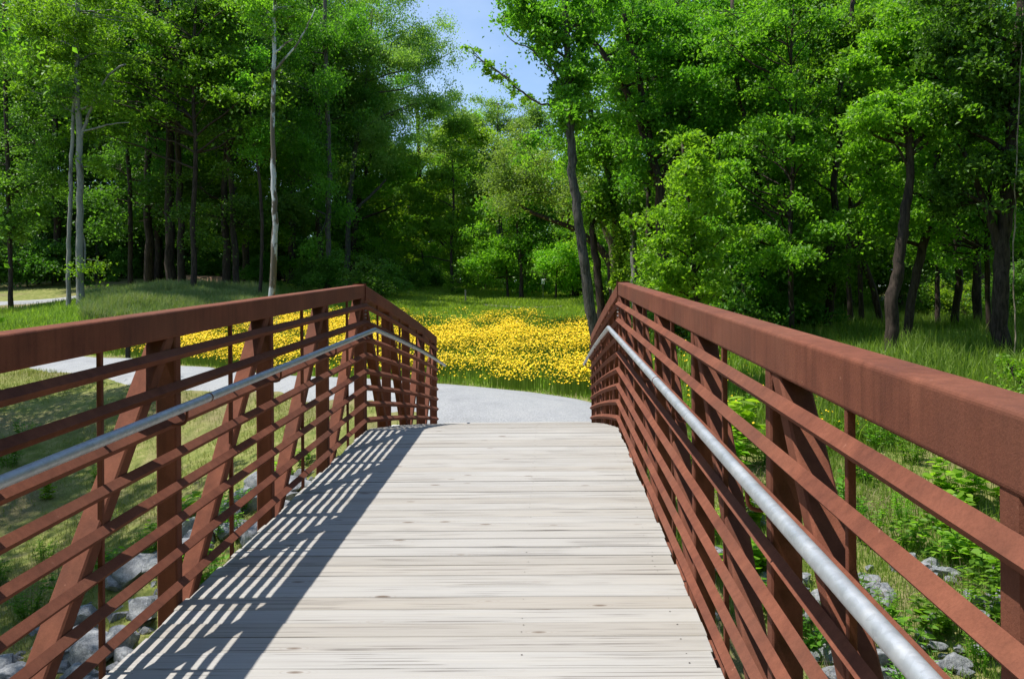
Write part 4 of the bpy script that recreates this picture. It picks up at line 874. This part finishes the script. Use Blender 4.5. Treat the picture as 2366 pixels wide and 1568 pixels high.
for px, d, key, s_ in [(1960, 15.5, "fine", 1.1), (2040, 14.8, "fine", 1.2), (2110, 14, "fine", 1.1), (1990, 13.2, "herb", 1.), (2060, 13, "fine", .9), (1930, 12.2, "herb", 1.1), (1970, 11.6, "fine", .9), (2010, 11, "fine", 1.), (2090, 10.9, "herb", 1.1), (2170, 10.6, "herb", 1.2), (2240, 10.6, "broad", .9), (2270, 10, "herb", 1.2), (1960, 9.4, "fine", 1.), (2040, 8.9, "fern", .9), (2075, 8.6, "herb", 1.1), (2150, 8.9, "herb", 1.), (2200, 8.9, "fine", 1.1), (2110, 7.9, "fine", .9), (1880, 8.8, "herb", .9), (1830, 9.2, "herb", .9), (1750, 10.4, "broad", .9), (1770, 9.6, "herb", 1.), (1720, 11.4, "broad", 1.), (1700, 10.2, "broad", .9), (1640, 11, "herb", 1.), (1600, 13, "herb", 1.1), (1585, 15.5, "fine", 1.2), (1680, 15.4, "fine", 1.), (1720, 16.5, "fine", 1.4), (1760, 13.5, "fine", 1.), (2250, 13.5, "fine", 1.2), (2330, 12.5, "broad", 1.2), (2300, 9.2, "herb", 1.1), (2260, 8.3, "fern", 1.), (1900, 14.5, "fine", 1.2), (1850, 12, "fine", 1.), (2360, 10.8, "broad", 1.)]:
    weed(px, d, key, "leafy green weed on the rocky bank right of the bridge", "weeds on the right bank", s_)
for px, d, key, s_ in [(500, 12.1, "herb", 1.), (560, 12.3, "fine", .8), (380, 11.6, "herb", 1.1), (330, 11.6, "fine", .8), (250, 11.3, "herb", 1.), (150, 11, "herb", .9), (60, 10.8, "fine", .9), (250, 13, "fine", .7), (100, 12.6, "fine", .8), (640, 13.2, "broad", .7), (420, 10.9, "broad", .9), (520, 11.6, "fine", .9), (20, 16.5, "fine", 1.1), (60, 17.5, "fine", 1.), (230, 15.8, "fine", .7), (700, 13.6, "herb", .7), (480, 10.6, "herb", 1.1), (-20, 12., "fine", 1.), (330, 17.6, "fine", .5)]:
    weed(px, d, key, "small green weed on the grassy bank left of the bridge", "weeds on the left bank", s_)

# ---------------------------------------------------------------- small things in the meadow
b_ = at_base(295, 822, 26.2); mb = MB(); mb.bar((0, 0, -.1), (0, 0, .78), .12, .12); mb.bar((0, 0, .78), (0, 0, .80), .14, .14)
o = mb.build("bollard", BLACKW); o.location = b_; tag(o, "short dark timber bollard at the edge of the flowers beside the path", "bollard")
x, y = P(330, 800, 27)[:2]; n = 26; xs = x+rng.normal(0, .32, n); ys = y+rng.normal(0, .3, n); mb = MB()
for a, b in zip(xs-x, ys-y):
    h_ = .5+rng.random()*.15; mb.add([(a+.035*math.cos(t), b+.035*math.sin(t)*.8, h_+.01*math.sin(t)) for t in np.arange(8)*.785], (), [(0, k, k+1) for k in range(1, 7)])
e = empty("daisy_clump", (x, y, H1(x, y)), "clump of white daisies beside the dark bollard", "flowers"); mb.build("blooms", WHITEP, e)
b_ = at_base(1075, 700, 50.5); mb = MB(); mb.bar((0, 0, -.1), (0, 0, .78), .09, .09); o = mb.build("post", TIMBER); o.location = b_; tag(o, "short weathered timber post at the left end of the low log edging", "post")
# log edging: a row of timbers across the slope
e0 = at_base(1205, 712, 46.5); e = empty("log_edging", tuple(e0), "low curved row of grey timbers laid across the back of the meadow", "log edging")
pts = [at_base(px, 712, d-1.5, .12) for px, d in [(1112, 50), (1150, 49.3), (1190, 48.6), (1225, 48.1), (1262, 47.8), (1296, 47.8)]]
for a, b in zip(pts[:-1], pts[1:]):
    for lv in (0,):
        mb = MB(); mb.bar(a-e0+np.array([0, 0, lv*.17-.08]), b-e0+np.array([.02, 0, lv*.17-.08]), .2, .165, xax=(0, 1, 0)); mb.build("timber", TIMBER, e)
b_ = at_base(1254, 690, 52.5); e = empty("nest_box", tuple(b_), "small white nest box on a thin pole at the far side of the meadow", "nest box")
mb = MB(); mb.tube([(0, 0, -.1), (0, 0, 1.05)], .018, 6); mb.build("pole", TIMBER, e)
mb = MB(); mb.box(-.1, .1, -.1, .1, 1.05, 1.28); mb.add([(-.13, -.13, 1.28), (.13, -.13, 1.28), (.13, .13, 1.28), (-.13, .13, 1.28), (-.13, 0, 1.38), (.13, 0, 1.38)], [(0, 1, 5, 4), (2, 3, 4, 5)], [(0, 4, 3), (1, 2, 5)]); mb.build("box", WHITEP, e)
mb = MB(); mb.tube([(0, -.101, 1.17), (0, -.108, 1.17)], .022, 8); mb.build("entrance_hole", BLACKW, e)
b_ = at_base(1193, 762, 34); mb = MB(); mb.bar((0, 0, -.05), (0, 0, .55), .05, .02); o = mb.build("marker_stake", WHITEP); o.location = b_; tag(o, "thin white marker stake standing among the yellow flowers", "stake")

# ---------------------------------------------------------------- unseen trees added beside and behind the viewer to block sky light
random.seed(33)
for k in range(34):
    a = math.pi*(1.06+.88*k/33.); r_ = random.uniform(19, 25)+ (9 if math.cos(a) < -.55 else 0)
    put(random.choice("abcd"), math.cos(a)*r_, 2+math.sin(a)*r_, "unseen leafy tree added behind the viewer to block low sky light", "added trees behind the viewer", random.uniform(.9, 1.1))
for k in range(7):
    put(random.choice("abd"), 22+random.uniform(-2, 3), -2+k*4.2, "unseen leafy tree added right of the bridge to block low sky light", "added trees right of the near bank", random.uniform(.8, 1.))

SOIL = mat_plain("reddish_bare_soil", (.26, .16, .10), .95, 0, .5, 5)
tag(sheet("soil_bank", [P(405, 655, 56)[:2], P(470, 655, 56)[:2], P(530, 655, 56)[:2]], [P(420, 640, 60)[:2], P(480, 640, 60)[:2], P(530, 645, 58)[:2]], 12, 5, .5, SOIL, 5))
